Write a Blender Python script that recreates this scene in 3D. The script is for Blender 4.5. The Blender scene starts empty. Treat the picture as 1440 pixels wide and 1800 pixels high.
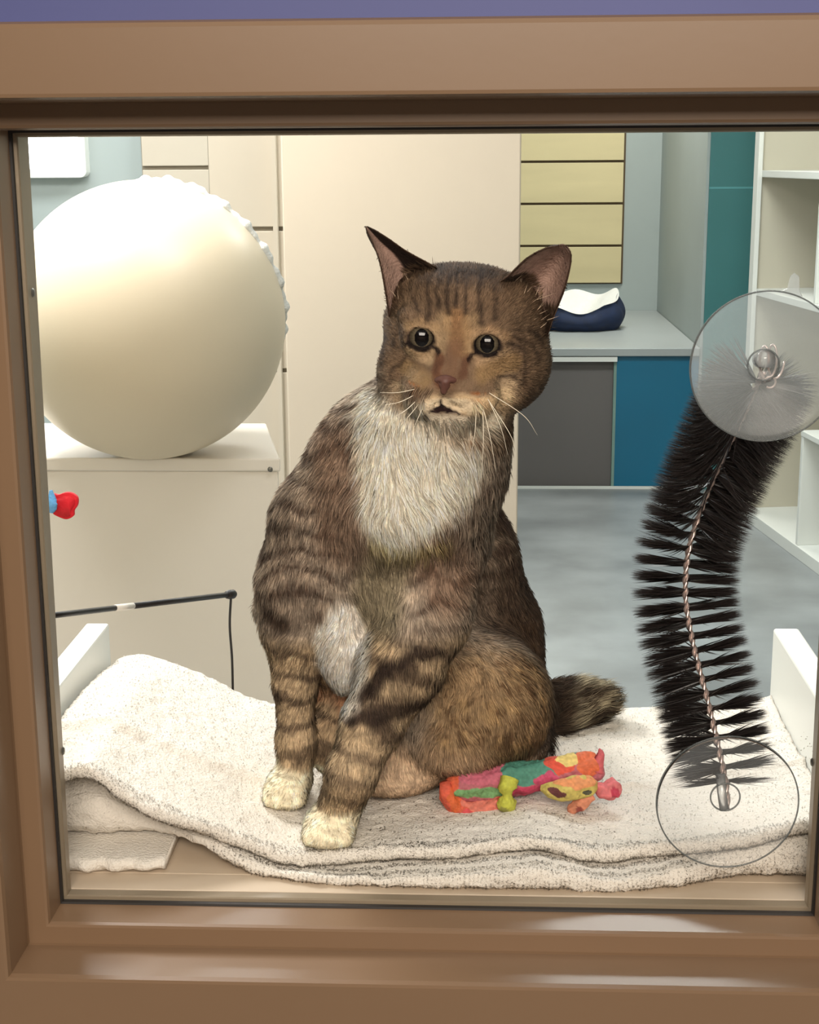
import bpy, bmesh, math, random
import numpy as np
from mathutils import Vector, Matrix
random.seed(7); rng = np.random.default_rng(11)
S = bpy.context.scene; COL = S.collection
# ---------------------------------------------------------------- camera
F = 2600.0; PW, PH = 1440, 1800
PITCH, YAW, ROLL = math.radians(13.5), math.radians(-2.7), math.radians(-0.4)
CAM = np.array([0.0, -0.92, 1.40])
def cam_axes():
    f = np.array([math.sin(YAW)*math.cos(PITCH), math.cos(YAW)*math.cos(PITCH), -math.sin(PITCH)])
    x = np.array([math.cos(YAW), -math.sin(YAW), 0.0]); u = np.cross(x, f)
    return x*math.cos(ROLL)+u*math.sin(ROLL), -x*math.sin(ROLL)+u*math.cos(ROLL), f
AX, AU, AF = cam_axes()
def at(u, v, Y=None, X=None, Z=None):
    """point of the room seen at a photo position on a plane of given Y, X or Z"""
    d = AX*(u-PW/2)/F - AU*(v-PH/2)/F + AF
    if Y is not None: t = (Y-CAM[1])/d[1]
    elif X is not None: t = (X-CAM[0])/d[0]
    else: t = (Z-CAM[2])/d[2]
    return CAM + d*t
def px(Y, n=1.0):            # metres that n photo pixels span at depth Y
    return n*(Y+0.92)*1.03/F
cd = bpy.data.cameras.new('camera'); cam = bpy.data.objects.new('camera', cd); COL.objects.link(cam)
cd.sensor_fit = 'HORIZONTAL'; cd.sensor_width = 36; cd.lens = 36*F/PW; cd.clip_start = 0.02
m = Matrix(((AX[0], AU[0], -AF[0], CAM[0]), (AX[1], AU[1], -AF[1], CAM[1]), (AX[2], AU[2], -AF[2], CAM[2]), (0, 0, 0, 1)))
cam.matrix_world = m; S.camera = cam
S.view_settings.view_transform = 'Standard'; S.view_settings.look = 'None'
S.view_settings.exposure = 0.0; S.view_settings.gamma = 1.0; S.view_settings.use_curve_mapping = False
# ---------------------------------------------------------------- world, lamps and one added fill
W = bpy.data.worlds.new('world'); S.world = W; W.use_nodes = True
W.node_tree.nodes['Background'].inputs[0].default_value = (0.75, 0.72, 0.68, 1)
W.node_tree.nodes['Background'].inputs[1].default_value = 0.25
def area(name, loc, size, power, color, rot=(0, 0, 0)):
    l = bpy.data.lights.new(name, 'AREA'); l.shape = 'RECTANGLE'; l.size, l.size_y = size
    l.energy = power; l.color = color
    o = bpy.data.objects.new(name, l); o.location = loc; o.rotation_euler = rot; COL.objects.link(o)
    return o
area('room_lamp', (-1.05, 1.35, 2.52), (0.5, 0.9), 66, (1.0, 0.98, 0.94))
area('room_lamp_back_left', (-1.10, 3.0, 2.55), (1.4, 0.5), 28, (0.94, 0.98, 1.0))
area('room_lamp_back_right', (0.52, 3.2, 2.55), (0.9, 0.5), 50, (0.95, 1.0, 0.98))
area('room_lamp_bench', (0.7, 5.7, 2.55), (1.0, 0.6), 42, (1.0, 0.98, 0.90))
area('room_fill_shelf', (0.15, 0.72, 2.52), (0.7, 0.5), 12, (0.93, 0.97, 1.0))  # added fill light, no known fixture; lifts the cabinet front from the window side
area('corridor_lamp', (0.2, -2.05, 2.2), (1.5, 0.8), 62, (1.0, 0.90, 0.78), (math.radians(40), 0, 0))
# ---------------------------------------------------------------- helpers
def lin(c):
    c = np.asarray(c, float)/255.0
    return np.where(c <= 0.04045, c/12.92, ((c+0.055)/1.055)**2.4)
def mat(name, rgb, rough=0.6, var=0.05, scale=8, bump=0.0, bscale=60, metal=0.0, spec=0.5, attr=None, emit=0, stretch=None):
    M = bpy.data.materials.new(name); M.use_nodes = True; nt = M.node_tree; B = nt.nodes['Principled BSDF']
    B.inputs['Roughness'].default_value = rough; B.inputs['Metallic'].default_value = metal
    B.inputs['Specular IOR Level'].default_value = spec
    c = lin(rgb)
    tc = nt.nodes.new('ShaderNodeTexCoord'); mp = nt.nodes.new('ShaderNodeMapping')
    nt.links.new(tc.outputs['Object'], mp.inputs[0])
    if stretch: mp.inputs['Scale'].default_value = stretch
    n = nt.nodes.new('ShaderNodeTexNoise'); n.inputs['Scale'].default_value = scale; n.inputs['Detail'].default_value = 5
    nt.links.new(mp.outputs[0], n.inputs['Vector'])
    if attr:
        a = nt.nodes.new('ShaderNodeAttribute'); a.attribute_name = attr; nt.links.new(a.outputs['Color'], B.inputs['Base Color'])
    else:
        r = nt.nodes.new('ShaderNodeValToRGB'); r.color_ramp.elements[0].position = 0.3; r.color_ramp.elements[1].position = 0.7
        r.color_ramp.elements[0].color = (*np.clip(c*(1-var), 0, 1), 1); r.color_ramp.elements[1].color = (*np.clip(c*(1+var), 0, 1), 1)
        nt.links.new(n.outputs['Fac'], r.inputs[0]); nt.links.new(r.outputs[0], B.inputs['Base Color'])
    if bump:
        b = nt.nodes.new('ShaderNodeBump'); b.inputs['Strength'].default_value = bump; b.inputs['Distance'].default_value = 0.004
        n2 = nt.nodes.new('ShaderNodeTexNoise'); n2.inputs['Scale'].default_value = bscale; n2.inputs['Detail'].default_value = 4
        nt.links.new(mp.outputs[0], n2.inputs['Vector'])
        nt.links.new(n2.outputs['Fac'], b.inputs['Height']); nt.links.new(b.outputs[0], B.inputs['Normal'])
    if emit:
        B.inputs['Emission Color'].default_value = (*c, 1); B.inputs['Emission Strength'].default_value = emit
    return M
def clear_mat(name, rgb, body, rough, fres=1.45):
    """see-through plastic or glass: transparent, a share of milky body and a glossy coat"""
    M = bpy.data.materials.new(name); M.use_nodes = True; nt = M.node_tree; nt.nodes.clear()
    out = nt.nodes.new('ShaderNodeOutputMaterial'); t = nt.nodes.new('ShaderNodeBsdfTransparent')
    d = nt.nodes.new('ShaderNodeBsdfDiffuse'); d.inputs[0].default_value = (*lin(rgb), 1)
    tl = nt.nodes.new('ShaderNodeBsdfTranslucent'); tl.inputs[0].default_value = (*lin(rgb), 1)
    m0 = nt.nodes.new('ShaderNodeMixShader'); m0.inputs[0].default_value = 0.5
    nt.links.new(d.outputs[0], m0.inputs[1]); nt.links.new(tl.outputs[0], m0.inputs[2])
    m1 = nt.nodes.new('ShaderNodeMixShader'); m1.inputs[0].default_value = body
    nt.links.new(t.outputs[0], m1.inputs[1]); nt.links.new(m0.outputs[0], m1.inputs[2])
    g = nt.nodes.new('ShaderNodeBsdfGlossy'); g.inputs['Roughness'].default_value = rough
    fr = nt.nodes.new('ShaderNodeFresnel'); fr.inputs[0].default_value = fres
    m2 = nt.nodes.new('ShaderNodeMixShader'); nt.links.new(fr.outputs[0], m2.inputs[0])
    nt.links.new(m1.outputs[0], m2.inputs[1]); nt.links.new(g.outputs[0], m2.inputs[2])
    nt.links.new(m2.outputs[0], out.inputs[0])
    return M
def tag(o, label=None, cat=None, group=None, kind=None):
    if label: o['label'] = label
    if cat: o['category'] = cat
    if group: o['group'] = group
    if kind: o['kind'] = kind
    return o
def empty(name, loc=(0, 0, 0)):
    o = bpy.data.objects.new(name, None); o.location = tuple(map(float, loc)); o.empty_display_size = 0.05; COL.objects.link(o); return o
def link(name, me, m=None, parent=None, smooth=False):
    o = bpy.data.objects.new(name, me); COL.objects.link(o)
    if m: me.materials.append(m)
    if smooth: me.polygons.foreach_set('use_smooth', [True]*len(me.polygons))
    if parent:
        o.parent = parent
        w = Vector((0, 0, 0)); p = parent
        while p: w += Vector(p.location); p = p.parent
        o.location = -w
    return o
def from_bm(name, bm, m=None, parent=None, smooth=False):
    me = bpy.data.meshes.new(name); bm.to_mesh(me); bm.free()
    return link(name, me, m, parent, smooth)
def from_arr(name, V, Fc, m=None, parent=None, smooth=True, colors=None):
    me = bpy.data.meshes.new(name); me.from_pydata([tuple(map(float, v)) for v in V], [], [tuple(map(int, f)) for f in Fc])
    if colors is not None:
        a = me.color_attributes.new('col', 'FLOAT_COLOR', 'POINT')
        a.data.foreach_set('color', np.hstack([colors, np.ones((len(colors), 1))]).astype(np.float32).ravel())
    me.update()
    return link(name, me, m, parent, smooth)
def fast_mesh(name, V, loops, starts, totals):
    me = bpy.data.meshes.new(name)
    me.vertices.add(len(V)); me.vertices.foreach_set('co', np.asarray(V, np.float32).ravel())
    me.loops.add(len(loops)); me.loops.foreach_set('vertex_index', np.asarray(loops, np.int32))
    me.polygons.add(len(starts)); me.polygons.foreach_set('loop_start', np.asarray(starts, np.int32)); me.polygons.foreach_set('loop_total', np.asarray(totals, np.int32))
    me.update(calc_edges=True); return me
def box_bm(lo, hi, bev=0.0, bm=None):
    bm = bm or bmesh.new()
    lo, hi = np.minimum(lo, hi), np.maximum(lo, hi)
    r = bmesh.ops.create_cube(bm, size=1.0)
    for v in r['verts']:
        v.co = Vector([(lo[i]+hi[i])/2 + v.co[i]*(hi[i]-lo[i]) for i in range(3)])
    if bev:
        es = list({e for v in r['verts'] for e in v.link_edges})
        bmesh.ops.bevel(bm, geom=es, offset=bev, segments=2, affect='EDGES', profile=0.5)
    return bm
def box(name, lo, hi, m, parent=None, bev=0.0):
    return from_bm(name, box_bm(lo, hi, bev), m, parent)
def smooth_path(P, n):
    """Catmull-Rom through points (rows may carry radius etc.)"""
    P = np.asarray(P, float); Q = np.vstack([2*P[0]-P[1], P, 2*P[-1]-P[-2]]); out = []
    T = np.linspace(0, len(P)-1, n)
    for t in T:
        i = min(int(t), len(P)-2); f = t-i; a, b, c, d = Q[i:i+4]
        out.append(0.5*((2*b)+(-a+c)*f+(2*a-5*b+4*c-d)*f*f+(-a+3*b-3*c+d)*f**3))
    return np.array(out)
def tube_arr(P, R, n=10, caps=True):
    P = np.asarray(P, float); R = np.broadcast_to(R, (len(P),)); T = np.gradient(P, axis=0); T /= np.linalg.norm(T, axis=1)[:, None]+1e-12
    ref = np.array([0, 0, 1.0]) if abs(T[0][2]) < 0.9 else np.array([1.0, 0, 0])
    V = []; N = np.cross(T[0], ref); N /= np.linalg.norm(N)
    for p, t, r in zip(P, T, R):
        N = N-t*np.dot(N, t); N /= np.linalg.norm(N); B = np.cross(t, N)
        for k in range(n):
            a = 2*math.pi*k/n; V.append(p+r*(math.cos(a)*N+math.sin(a)*B))
    Fc = [(i*n+k, i*n+(k+1) % n, (i+1)*n+(k+1) % n, (i+1)*n+k) for i in range(len(P)-1) for k in range(n)]
    if caps: Fc += [tuple(range(n-1, -1, -1)), tuple((len(P)-1)*n+k for k in range(n))]
    return V, Fc
def tube(name, P, R, m, parent=None, n=10):
    V, Fc = tube_arr(P, R, n); return from_arr(name, V, Fc, m, parent)
def lathe(name, prof, C, axis, m, parent=None, n=64, up=None):
    """prof rows (r, h) turned about axis through C"""
    axis = np.asarray(axis, float); axis /= np.linalg.norm(axis); ref = np.array([0, 0, 1.0]) if abs(axis[2]) < 0.9 else np.array([1.0, 0, 0])
    a = np.cross(axis, ref); a /= np.linalg.norm(a); b = np.cross(axis, a)
    V = []; Fc = []
    for r, h in prof:
        for k in range(n):
            t = 2*math.pi*k/n; V.append(np.asarray(C)+axis*h+r*(math.cos(t)*a+math.sin(t)*b))
    for i in range(len(prof)-1):
        for k in range(n): Fc.append((i*n+k, i*n+(k+1) % n, (i+1)*n+(k+1) % n, (i+1)*n+k))
    return from_arr(name, V, Fc, m, parent)
def vnoise(P, s, seed=0):
    """smooth value noise, -1..1, P in metres, s = cells per metre"""
    Q = np.asarray(P)*s+seed*17.31+1000.0; I = np.floor(Q).astype(np.int64); f = Q-I; f = f*f*(3-2*f); r = 0
    for dx in (0, 1):
        for dy in (0, 1):
            for dz in (0, 1):
                h = (I[:, 0]+dx)*73856093 ^ (I[:, 1]+dy)*19349663 ^ (I[:, 2]+dz)*83492791 ^ (seed*2654435)
                h = (h ^ (h >> 13))*1274126177 & 0xffffffff; h = (h ^ (h >> 16)) & 0xffff
                w = (f[:, 0] if dx else 1-f[:, 0])*(f[:, 1] if dy else 1-f[:, 1])*(f[:, 2] if dz else 1-f[:, 2])
                r = r+w*(h/32767.5-1)
    return r
def grid_faces(nu, nv, wrap=False):
    i = np.arange(nu-1)[:, None]; j = np.arange(nv if wrap else nv-1)[None, :]; j2 = (j+1) % nv
    return np.stack([i*nv+j+0*i, i*nv+j2, (i+1)*nv+j2, (i+1)*nv+j], -1).reshape(-1, 4)
def sstep(a, b, x):
    t = np.clip((x-a)/(b-a), 0, 1); return t*t*(3-2*t)
# ---------------------------------------------------------------- materials
M_frame = mat('taupe_enamel', (126, 100, 76), 0.36, 0.03, 5, 0.008, 120)
M_stop = mat('grey_metal_stop', (136, 122, 102), 0.35, 0.08, 12, 0.03, 120, metal=0.25)
M_gasket = mat('dark_gasket', (28, 22, 18), 0.6)
M_blue = mat('periwinkle_paint', (74, 80, 134), 0.55, 0.04, 6)
M_cream = mat('cream_wall_paint', (203, 191, 173), 0.6, 0.02, 3)
M_cabinet = mat('cream_laminate', (230, 222, 210), 0.45, 0.02, 4)
M_white = mat('white_laminate', (228, 230, 224), 0.4, 0.02, 5)
M_greywall = mat('pale_grey_paint', (168, 178, 176), 0.6, 0.03, 3)
M_teal = mat('teal_paint', (64, 124, 126), 0.4, 0.06, 2)
M_blueteal = mat('deep_teal_panel', (14, 104, 136), 0.35, 0.06, 3)
M_darkgrey = mat('dark_grey_panel', (104, 100, 98), 0.6, 0.05, 3)
M_slat = mat('cream_slatwall', (214, 200, 156), 0.45, 0.05, 4, stretch=(0.4, 1, 3))
M_groove = mat('groove_dark', (84, 66, 40), 0.6)
M_floor = mat('sealed_concrete', (136, 140, 141), 0.35, 0.30, 2.6, 0.05, 8)
M_corridor = mat('corridor_paint', (190, 170, 150), 0.6)
M_ball = mat('cream_moulded_plastic', (222, 208, 182), 0.38, 0.01, 3)
M_lightface = mat('lit_diffuser', (245, 250, 255), 0.5, 0, emit=5.0)
M_navy = mat('navy_fabric', (12, 32, 64), 0.8, 0.3, 30, 0.3, 300)
M_fleece = mat('white_fleece', (235, 235, 230), 0.9, 0.03, 30, 0.6, 250)
M_terry = mat('white_terry', (224, 217, 206), 0.95, 0.02, 40, 0.5, 520, spec=0.1)
M_steelpin = mat('grey_screw', (120, 118, 112), 0.35, metal=0.8)
M_black = mat('black_plastic', (22, 18, 18), 0.45)
M_silverband = mat('silver_tape', (215, 210, 200), 0.35)
M_bristle = mat('black_nylon_bristle', (26, 22, 22), 0.4, 0.3, 80)
M_wire = mat('twisted_wire', (196, 176, 168), 0.3, metal=0.7)
M_glass = clear_mat('window_glass', (255, 255, 255), 0.0, 0.0, 1.12)
M_cup = clear_mat('clear_vinyl', (232, 236, 236), 0.10, 0.12, 1.25)
M_cupfrost = clear_mat('frosted_vinyl', (190, 196, 196), 0.37, 0.22, 1.22)
M_cuprim = clear_mat('vinyl_rim', (120, 126, 126), 0.6, 0.15, 1.4)
M_red = mat('red_felt', (214, 22, 38), 0.8, 0.06, 40, 0.2, 300)
M_ltblue = mat('light_blue_fluff', (104, 168, 222), 0.9, 0.2, 90, 0.5, 400)
M_attr = mat('patterned_fabric', (255, 255, 255), 0.75, attr='col', bump=0.3, bscale=400)
# ---------------------------------------------------------------- window in the dividing wall
xl = at(108, 1590, 0)[0]; xr = at(1431, 1604, 0)[0]; zb = (at(108, 1588, 0)[2]+at(1430, 1606, 0)[2])/2; zt = at(720, 224, 0)[2]
prof = [(0, 0.004), (0, -0.026), (0.0008, -0.0285), (0.0025, -0.029), (0.0145, -0.029), (0.0150, -0.031), (0.0155, -0.066), (0.0165, -0.0695),
        (0.0185, -0.070), (0.0535, -0.070), (0.0560, -0.0690), (0.0575, -0.0655), (0.0575, -0.038)]
def sweep_rect(name, prof, m, parent, x0, x1, z0, z1):
    V = []; n = len(prof)
    for sx, sz in ((0, 0), (1, 0), (1, 1), (0, 1)):
        for o, y in prof: V.append(((x1+o) if sx else (x0-o), y, (z1+o) if sz else (z0-o)))
    Fc = [(c*n+i, c*n+i+1, ((c+1) % 4)*n+i+1, ((c+1) % 4)*n+i) for c in range(4) for i in range(n-1)]
    return from_arr(name, V, Fc, m, parent, smooth=False)
win = tag(empty('window_1', (0, 0, zb)), 'wide interior viewing window in a stepped taupe frame, cat behind it', 'window', kind='structure')
sweep_rect('window_frame', prof, M_frame, win, xl, xr, zb, zt)
sweep_rect('glazing_gasket', [(0.0, 0.003), (-0.0012, 0.0025), (-0.0014, -0.0015), (0.0, -0.002)], M_gasket, win, xl, xr, zb, zt)
box('window_pane', (xl-0.001, 0.0, zb-0.001), (xr+0.001, 0.0014, zt+0.001), M_glass, win)
st = sweep_rect('glazing_stop', [(-0.0004, 0.003), (-0.0030, 0.0035), (-0.0038, 0.0045), (-0.0038, 0.026), (0.0, 0.029), (0.030, 0.029)], M_stop, win, xl, xr, zb, zt)
for v_ in st.data.vertices:                 # the bottom stop is shallower than the jambs
    if v_.co.z < (zb+zt)/2 and v_.co.y > 0.012: v_.co.y = 0.012
for u, v in ((41, 515), (103, 1322), (1425, 1342)):
    p = at(u, v, 0.012); X = xl+0.0038 if u < 700 else xr-0.0038; s = 1 if u < 700 else -1
    lathe('screw', [(0.0001, 0.0012), (0.0022, 0.0010), (0.003, 0)], (X, 0.014, p[2]), (s, 0, 0), M_steelpin, win, 16)
YW0, YW1 = -0.038, 0.028
bm = box_bm((-2.2, YW0, zt+0.020), (2.6, YW1, 2.6))
box_bm((-2.2, YW0, 0), (2.6, YW1, zb-0.020), 0, bm)
box_bm((-2.2, YW0, zb-0.020), (xl-0.020, YW1, zt+0.020), 0, bm); box_bm((xr+0.020, YW0, zb-0.020), (2.6, YW1, zt+0.020), 0, bm)
tag(from_bm('wall_front', bm, M_blue), 'periwinkle blue painted wall above the window frame', 'wall', kind='structure')
bm = box_bm((-2.2, 0.030, zt+0.006), (2.6, 0.036, 2.6)); box_bm((-2.2, 0.030, 0), (2.6, 0.036, zb-0.03), 0, bm)
box_bm((-2.2, 0.030, zb-0.03), (xl-0.006, 0.036, zt+0.006), 0, bm); box_bm((xr+0.006, 0.030, zb-0.03), (2.6, 0.036, zt+0.006), 0, bm)
tag(from_bm('wall_inner', bm, M_cream), 'cream inside face of the wall around the window', 'wall', kind='structure')
# ---------------------------------------------------------------- room shell
YB = at(910, 858, Z=0)[1]                       # bench front plane
xs = at(1230, 620, YB)[0]; xs2 = at(1344, 600, YB)[0]; YR = YB+1.55
tag(box('floor', (-2.2, -2.6, -0.1), (2.6, YR+0.3, 0), M_floor), 'smooth grey sealed concrete floor', 'floor', kind='structure')
tag(box('ceiling', (-2.2, -2.6, 2.6), (2.6, YR+0.3, 2.7), M_white), 'plain white ceiling above the rooms', 'ceiling', kind='structure')
tag(box('wall_corridor', (-2.2, -2.7, 0), (2.6, -2.6, 2.6), M_corridor), 'plain corridor wall facing the window', 'wall', kind='structure')
tag(box('wall_left', (-2.3, -2.7, 0), (-2.2, YR+0.3, 2.6), M_greywall), 'pale grey side wall left of the cat room', 'wall', kind='structure')
xse = xs2+0.02
tag(box('wall_right', (2.6, -2.7, 0), (2.7, YR+0.3, 2.6), M_greywall), 'pale grey side wall right of the cat room', 'wall', kind='structure')
tag(box('wall_back', (-2.2, YR, 0), (2.6, YR+0.1, 2.6), M_greywall), 'pale grey back wall behind the bench', 'wall', kind='structure')
# wall that steps forward right of the bench: grey cheek, teal face
bm = box_bm((xs, YB+0.004, 0), (2.6, YR, 2.6))
tag(from_bm('wall_niche', bm, M_greywall), 'pale grey cheek wall rising from the right end of the bench', 'wall', kind='structure')
bm = box_bm((xs+0.012, YB-0.008, 0), (2.6, YB+0.004, 2.6))
zl = at(1290, 330, YB)[2]
tag(from_bm('wall_teal', bm, M_teal), 'teal painted wall strip beside the white shelving', 'wall', kind='structure')
tag(box('trim_1', (xs+0.012, YB-0.0095, zl-0.004), (2.0, YB-0.008, zl+0.004), mat('pale_joint', (90, 160, 165), 0.5)), 'thin pale joint line across the teal wall strip', 'trim', kind='structure')
# middle pier
YP = 2.15; pl = at(500, 500, YP)[0]; pr = at(914, 500, YP)[0]
tag(box('wall_middle', (pl, YP, 0), (pr, YP+0.14, 2.6), M_cream, bev=0.003), 'broad plain cream pier behind the cat', 'wall', kind='structure')
# left back wall with slatwall panels
YL = 3.9
tag(box('wall_back_left', (-2.2, YL, 0), (pl+0.25, YL+0.1, 2.6), M_greywall), 'pale blue grey wall behind the big cream ball', 'wall', kind='structure')
def slatwall(name, x0, x1, y, z0, z1, cuts, label, m=M_slat, g=None):
    t = tag(empty(name, (x0, y, z0)), label, 'wall panel'); bm = bmesh.new(); zs = [z0]+sorted(cuts)+[z1]
    for a, b in zip(zs[:-1], zs[1:]): box_bm((x0, y-0.014, a+0.006), (x1, y, b-0.006), 0.002, bm)
    from_bm('board', bm, m, t); box('backing', (x0-0.004, y, z0), (x1+0.01, y+0.006, z1), g or M_groove, t)
    return t
xa, xb = at(923, 400, YR-0.01)[0]-0.3, at(1096, 300, YR-0.01)[0]
cuts = [at(1010, v, YR-0.01)[2] for v in (432, 358, 284)]; z0 = at(1010, 499, YR-0.01)[2]; dz = cuts[1]-cuts[0]
slatwall('slatwall_panel', xa, xb, YR-0.008, z0, 2.4, [c for c in cuts]+[cuts[2]+dz*k for k in range(1, 6) if cuts[2]+dz*k < 2.3], 'cream grooved slatwall panel above the bench with the blue bed')
xa, xb = at(251, 280, YL-0.01)[0], at(370, 280, YL-0.01)[0]; c0 = at(310, 295, YL-0.01)[2]
slatwall('slatwall_panel', xa, xb+0.3, YL-0.008, 0.3, 2.4, [c0-0.5, c0-0.25, c0, c0+0.25, c0+0.5], 'pale slatwall strip on the grey wall above the cream ball', M_cream, mat('soft_groove', (150, 140, 122), 0.6))
xa, xb = at(370, 330, 3.3)[0], at(489, 330, 3.3)[0]; c0 = at(475, 402, 3.3)[2]
slatwall('slatwall_panel', xa, pl+0.12, 3.3, 0.3, 2.4, [c0, c0-0.4, c0+0.45], 'bright cream panel between the ball and the cream pier', M_cream, bpy.data.materials['soft_groove'])
tag(box('trim_2', (xb-0.012, 3.26, 0), (xb+0.0, 3.292, 2.6), M_cream), 'thin pale corner strip left of the cream pier', 'trim', kind='structure')
# wall lamp top left
a, b = at(20, 190, YL-0.05), at(152, 312, YL-0.05)
lw = tag(empty('wall_light', (b[0], YL, b[2])), 'glowing white wall lamp panel at the top left above the ball', 'lamp')
sz = a[2]+0.25
x0l = a[0]-0.35
def rrect_bm(x0, x1, z0, z1, y0, y1, r):
    bm = bmesh.new(); P = []
    for cx, cz, s in ((x1-r, z1-r, 0), (x0+r, z1-r, 90), (x0+r, z0+r, 180), (x1-r, z0+r, 270)):
        for k in range(7):
            t = math.radians(s+15*k); P.append((cx+r*math.cos(t), cz+r*math.sin(t)))
    f = bm.faces.new([bm.verts.new((x, y0, z)) for x, z in P]); r2 = bmesh.ops.extrude_face_region(bm, geom=[f])
    for v in r2['geom']:
        if isinstance(v, bmesh.types.BMVert): v.co.y = y1
    bmesh.ops.recalc_face_normals(bm, faces=bm.faces); return bm
from_bm('lamp_housing', rrect_bm(x0l, b[0], b[2], sz, YL-0.05, YL, 0.02), M_white, lw)
from_bm('diffuser', rrect_bm(x0l+0.02, b[0]-0.022, b[2]+0.03, sz-0.02, YL-0.056, YL-0.05, 0.008), M_lightface, lw)
# ---------------------------------------------------------------- ball on its cabinet
DB = 1.45
Cb = at(258, 561, DB); RB = 241*math.hypot(Cb[1]+0.92, Cb[2]-1.4, Cb[0])/F*0.985
zc = Cb[2]-RB
YC = at(480, 806, Z=zc)[1]; xc1 = at(493, 812, YC)[0]
cb = tag(empty('cabinet', (xc1-0.5, YC, 0)), 'tall cream laminate cabinet carrying the big cream ball', 'cabinet')
bk = at(468, 744, Z=zc)
def prism(name, P, z0, z1, m, parent, bev=0.003):
    bm = bmesh.new(); f = bm.faces.new([bm.verts.new((x, y, z0)) for x, y in P]); r = bmesh.ops.extrude_face_region(bm, geom=[f])
    for v in r['geom']:
        if isinstance(v, bmesh.types.BMVert): v.co.z = z1
    bmesh.ops.recalc_face_normals(bm, faces=bm.faces); bmesh.ops.bevel(bm, geom=list(bm.edges), offset=bev, segments=2, affect='EDGES', profile=0.5)
    return from_bm(name, bm, m, parent)
prism('body', [(xc1-0.95, YC+0.004), (xc1-0.004, YC+0.004), (bk[0]-0.004, bk[1]-0.004), (xc1-0.95, bk[1]-0.004)], 0, zc-0.022, M_cabinet, cb)
prism('top', [(xc1-0.955, YC), (xc1, YC), (bk[0], bk[1]), (xc1-0.955, bk[1])], zc-0.022, zc, M_cabinet, cb)
p = at(475, 825, YC)
lathe('screw_cap', [(0.0001, 0.003), (0.004, 0.0028), (0.005, 0)], (p[0], YC+0.002, p[2]), (0, -1, 0), M_steelpin, cb, 20)
bm = bmesh.new(); bmesh.ops.create_uvsphere(bm, u_segments=96, v_segments=64, radius=RB)
for v in bm.verts:
    if v.co.z < -RB*0.985: v.co.z = -RB*0.985
    v.co += Vector(Cb)+Vector((0, 0, -RB*0.015+RB*0.0))
bp = tag(empty('ball_pod', (Cb[0], Cb[1], zc)), 'huge smooth cream ball sitting on the cream cabinet', 'ball')
o = from_bm('shell', bm, M_ball, bp, True); o.location.z += RB*0.0
dax = np.array([.40, .82, .40]); dax /= np.linalg.norm(dax); e1 = np.cross(dax, [0, 0, 1.0]); e1 /= np.linalg.norm(e1); e2 = np.cross(e1, dax); al = math.radians(55.5)
ring = np.array([Cb+(RB-0.003)*(math.cos(al)*dax+math.sin(al)*(math.cos(t)*e1+math.sin(t)*e2)) for t in np.linspace(0, 2*math.pi, 241)])
V, Fc = tube_arr(ring, 0.008+0.0025*np.sin(np.linspace(0, 2*math.pi, 241)*23)+0.0015*np.sin(np.linspace(0, 2*math.pi, 241)*53), 12, False)
from_arr('fleece_liner', V, Fc, M_fleece, bp)
# ---------------------------------------------------------------- bench, bed
zbt = at(1085, 612, YB-0.03)[2]
bn = tag(empty('bench', (0.6, YB, 0)), 'long grey topped bench with dark grey and teal fronts', 'bench')
xg = at(1082, 730, YB)[0]
box('top', (pr-0.5, YB-0.03, zbt-0.035), (xs-0.002, YR-0.002, zbt), mat('grey_benchtop', (164, 170, 170), 0.35, 0.05, 3), bn, 0.004)
box('edge_strip', (pr-0.5, YB-0.026, zbt-0.058), (xg, YB-0.005, zbt-0.038), M_white, bn)
box('grey_front', (pr-0.5, YB+0.02, 0.0), (xg-0.012, YB+0.06, zbt-0.036), M_darkgrey, bn)
box('teal_front', (xg, YB-0.004, 0.012), (xs-0.002, YB+0.06, zbt-0.036), M_blueteal, bn)
box('joint_strip', (xg-0.012, YB-0.006, 0.0), (xg, YB+0.06, zbt-0.036), mat('pale_green_edge', (120, 150, 140), 0.5), bn)
tag(box('baseboard_back', (pr-0.5, YB-0.012, 0), (xs+0.0, YB-0.006, 0.012), M_white), 'thin white skirting line under the bench front', 'baseboard', kind='structure')
# navy bed: an oval nest with a high right end
bd_c = at(1035, 585, Z=zbt); bd = tag(empty('pet_bed', (bd_c[0], bd_c[1]+0.2, zbt)), 'navy blue cat bed with white fleece lining on the bench', 'pet bed')
cx, cy = at(1022, 590, Z=zbt)[0], bd_c[1]+0.20; rx = px(YB, 88)
nU, nV = 64, 12; V = []; H = []
for j in range(nV):
    s = j/(nV-1)
    for i in range(nU):
        t = 2*math.pi*i/nU; front = max(0, -math.sin(t)); right = max(0, math.cos(t))
        h = 0.105+0.055*right**3-0.02*front*(0.5+0.5*math.cos(t*1+0.6))+0.012*math.sin(5*t)
        bul = 1+0.16*math.sin(math.pi*min(1, s*1.1)); cr = 0.90+0.03*math.sin(9*t)
        V.append((cx+rx*cr*bul*math.cos(t)*(1.0-0.05*s), cy+0.19*cr*bul*math.sin(t), zbt+0.002+h*s))
from_arr('outer_wall', V, grid_faces(nV, nU, True), M_navy, bd)
V = []
for j in range(nV):
    s = j/(nV-1)
    for i in range(nU):
        t = 2*math.pi*i/nU; back = max(0, math.sin(t)); right = max(0, math.cos(t)); front = max(0, -math.sin(t))
        h = 0.105+0.055*right**3-0.02*front*(0.5+0.5*math.cos(t+0.6))+0.012*math.sin(5*t)+0.045*back
        r = (1-s)
        rr = 0.3+0.68*(1-s)
        V.append((cx+rx*rr*math.cos(t)*0.9, cy+0.19*rr*math.sin(t)*0.92, zbt+0.012+(h-0.008)*(1-s)**0.8+0.03*s))
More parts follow.
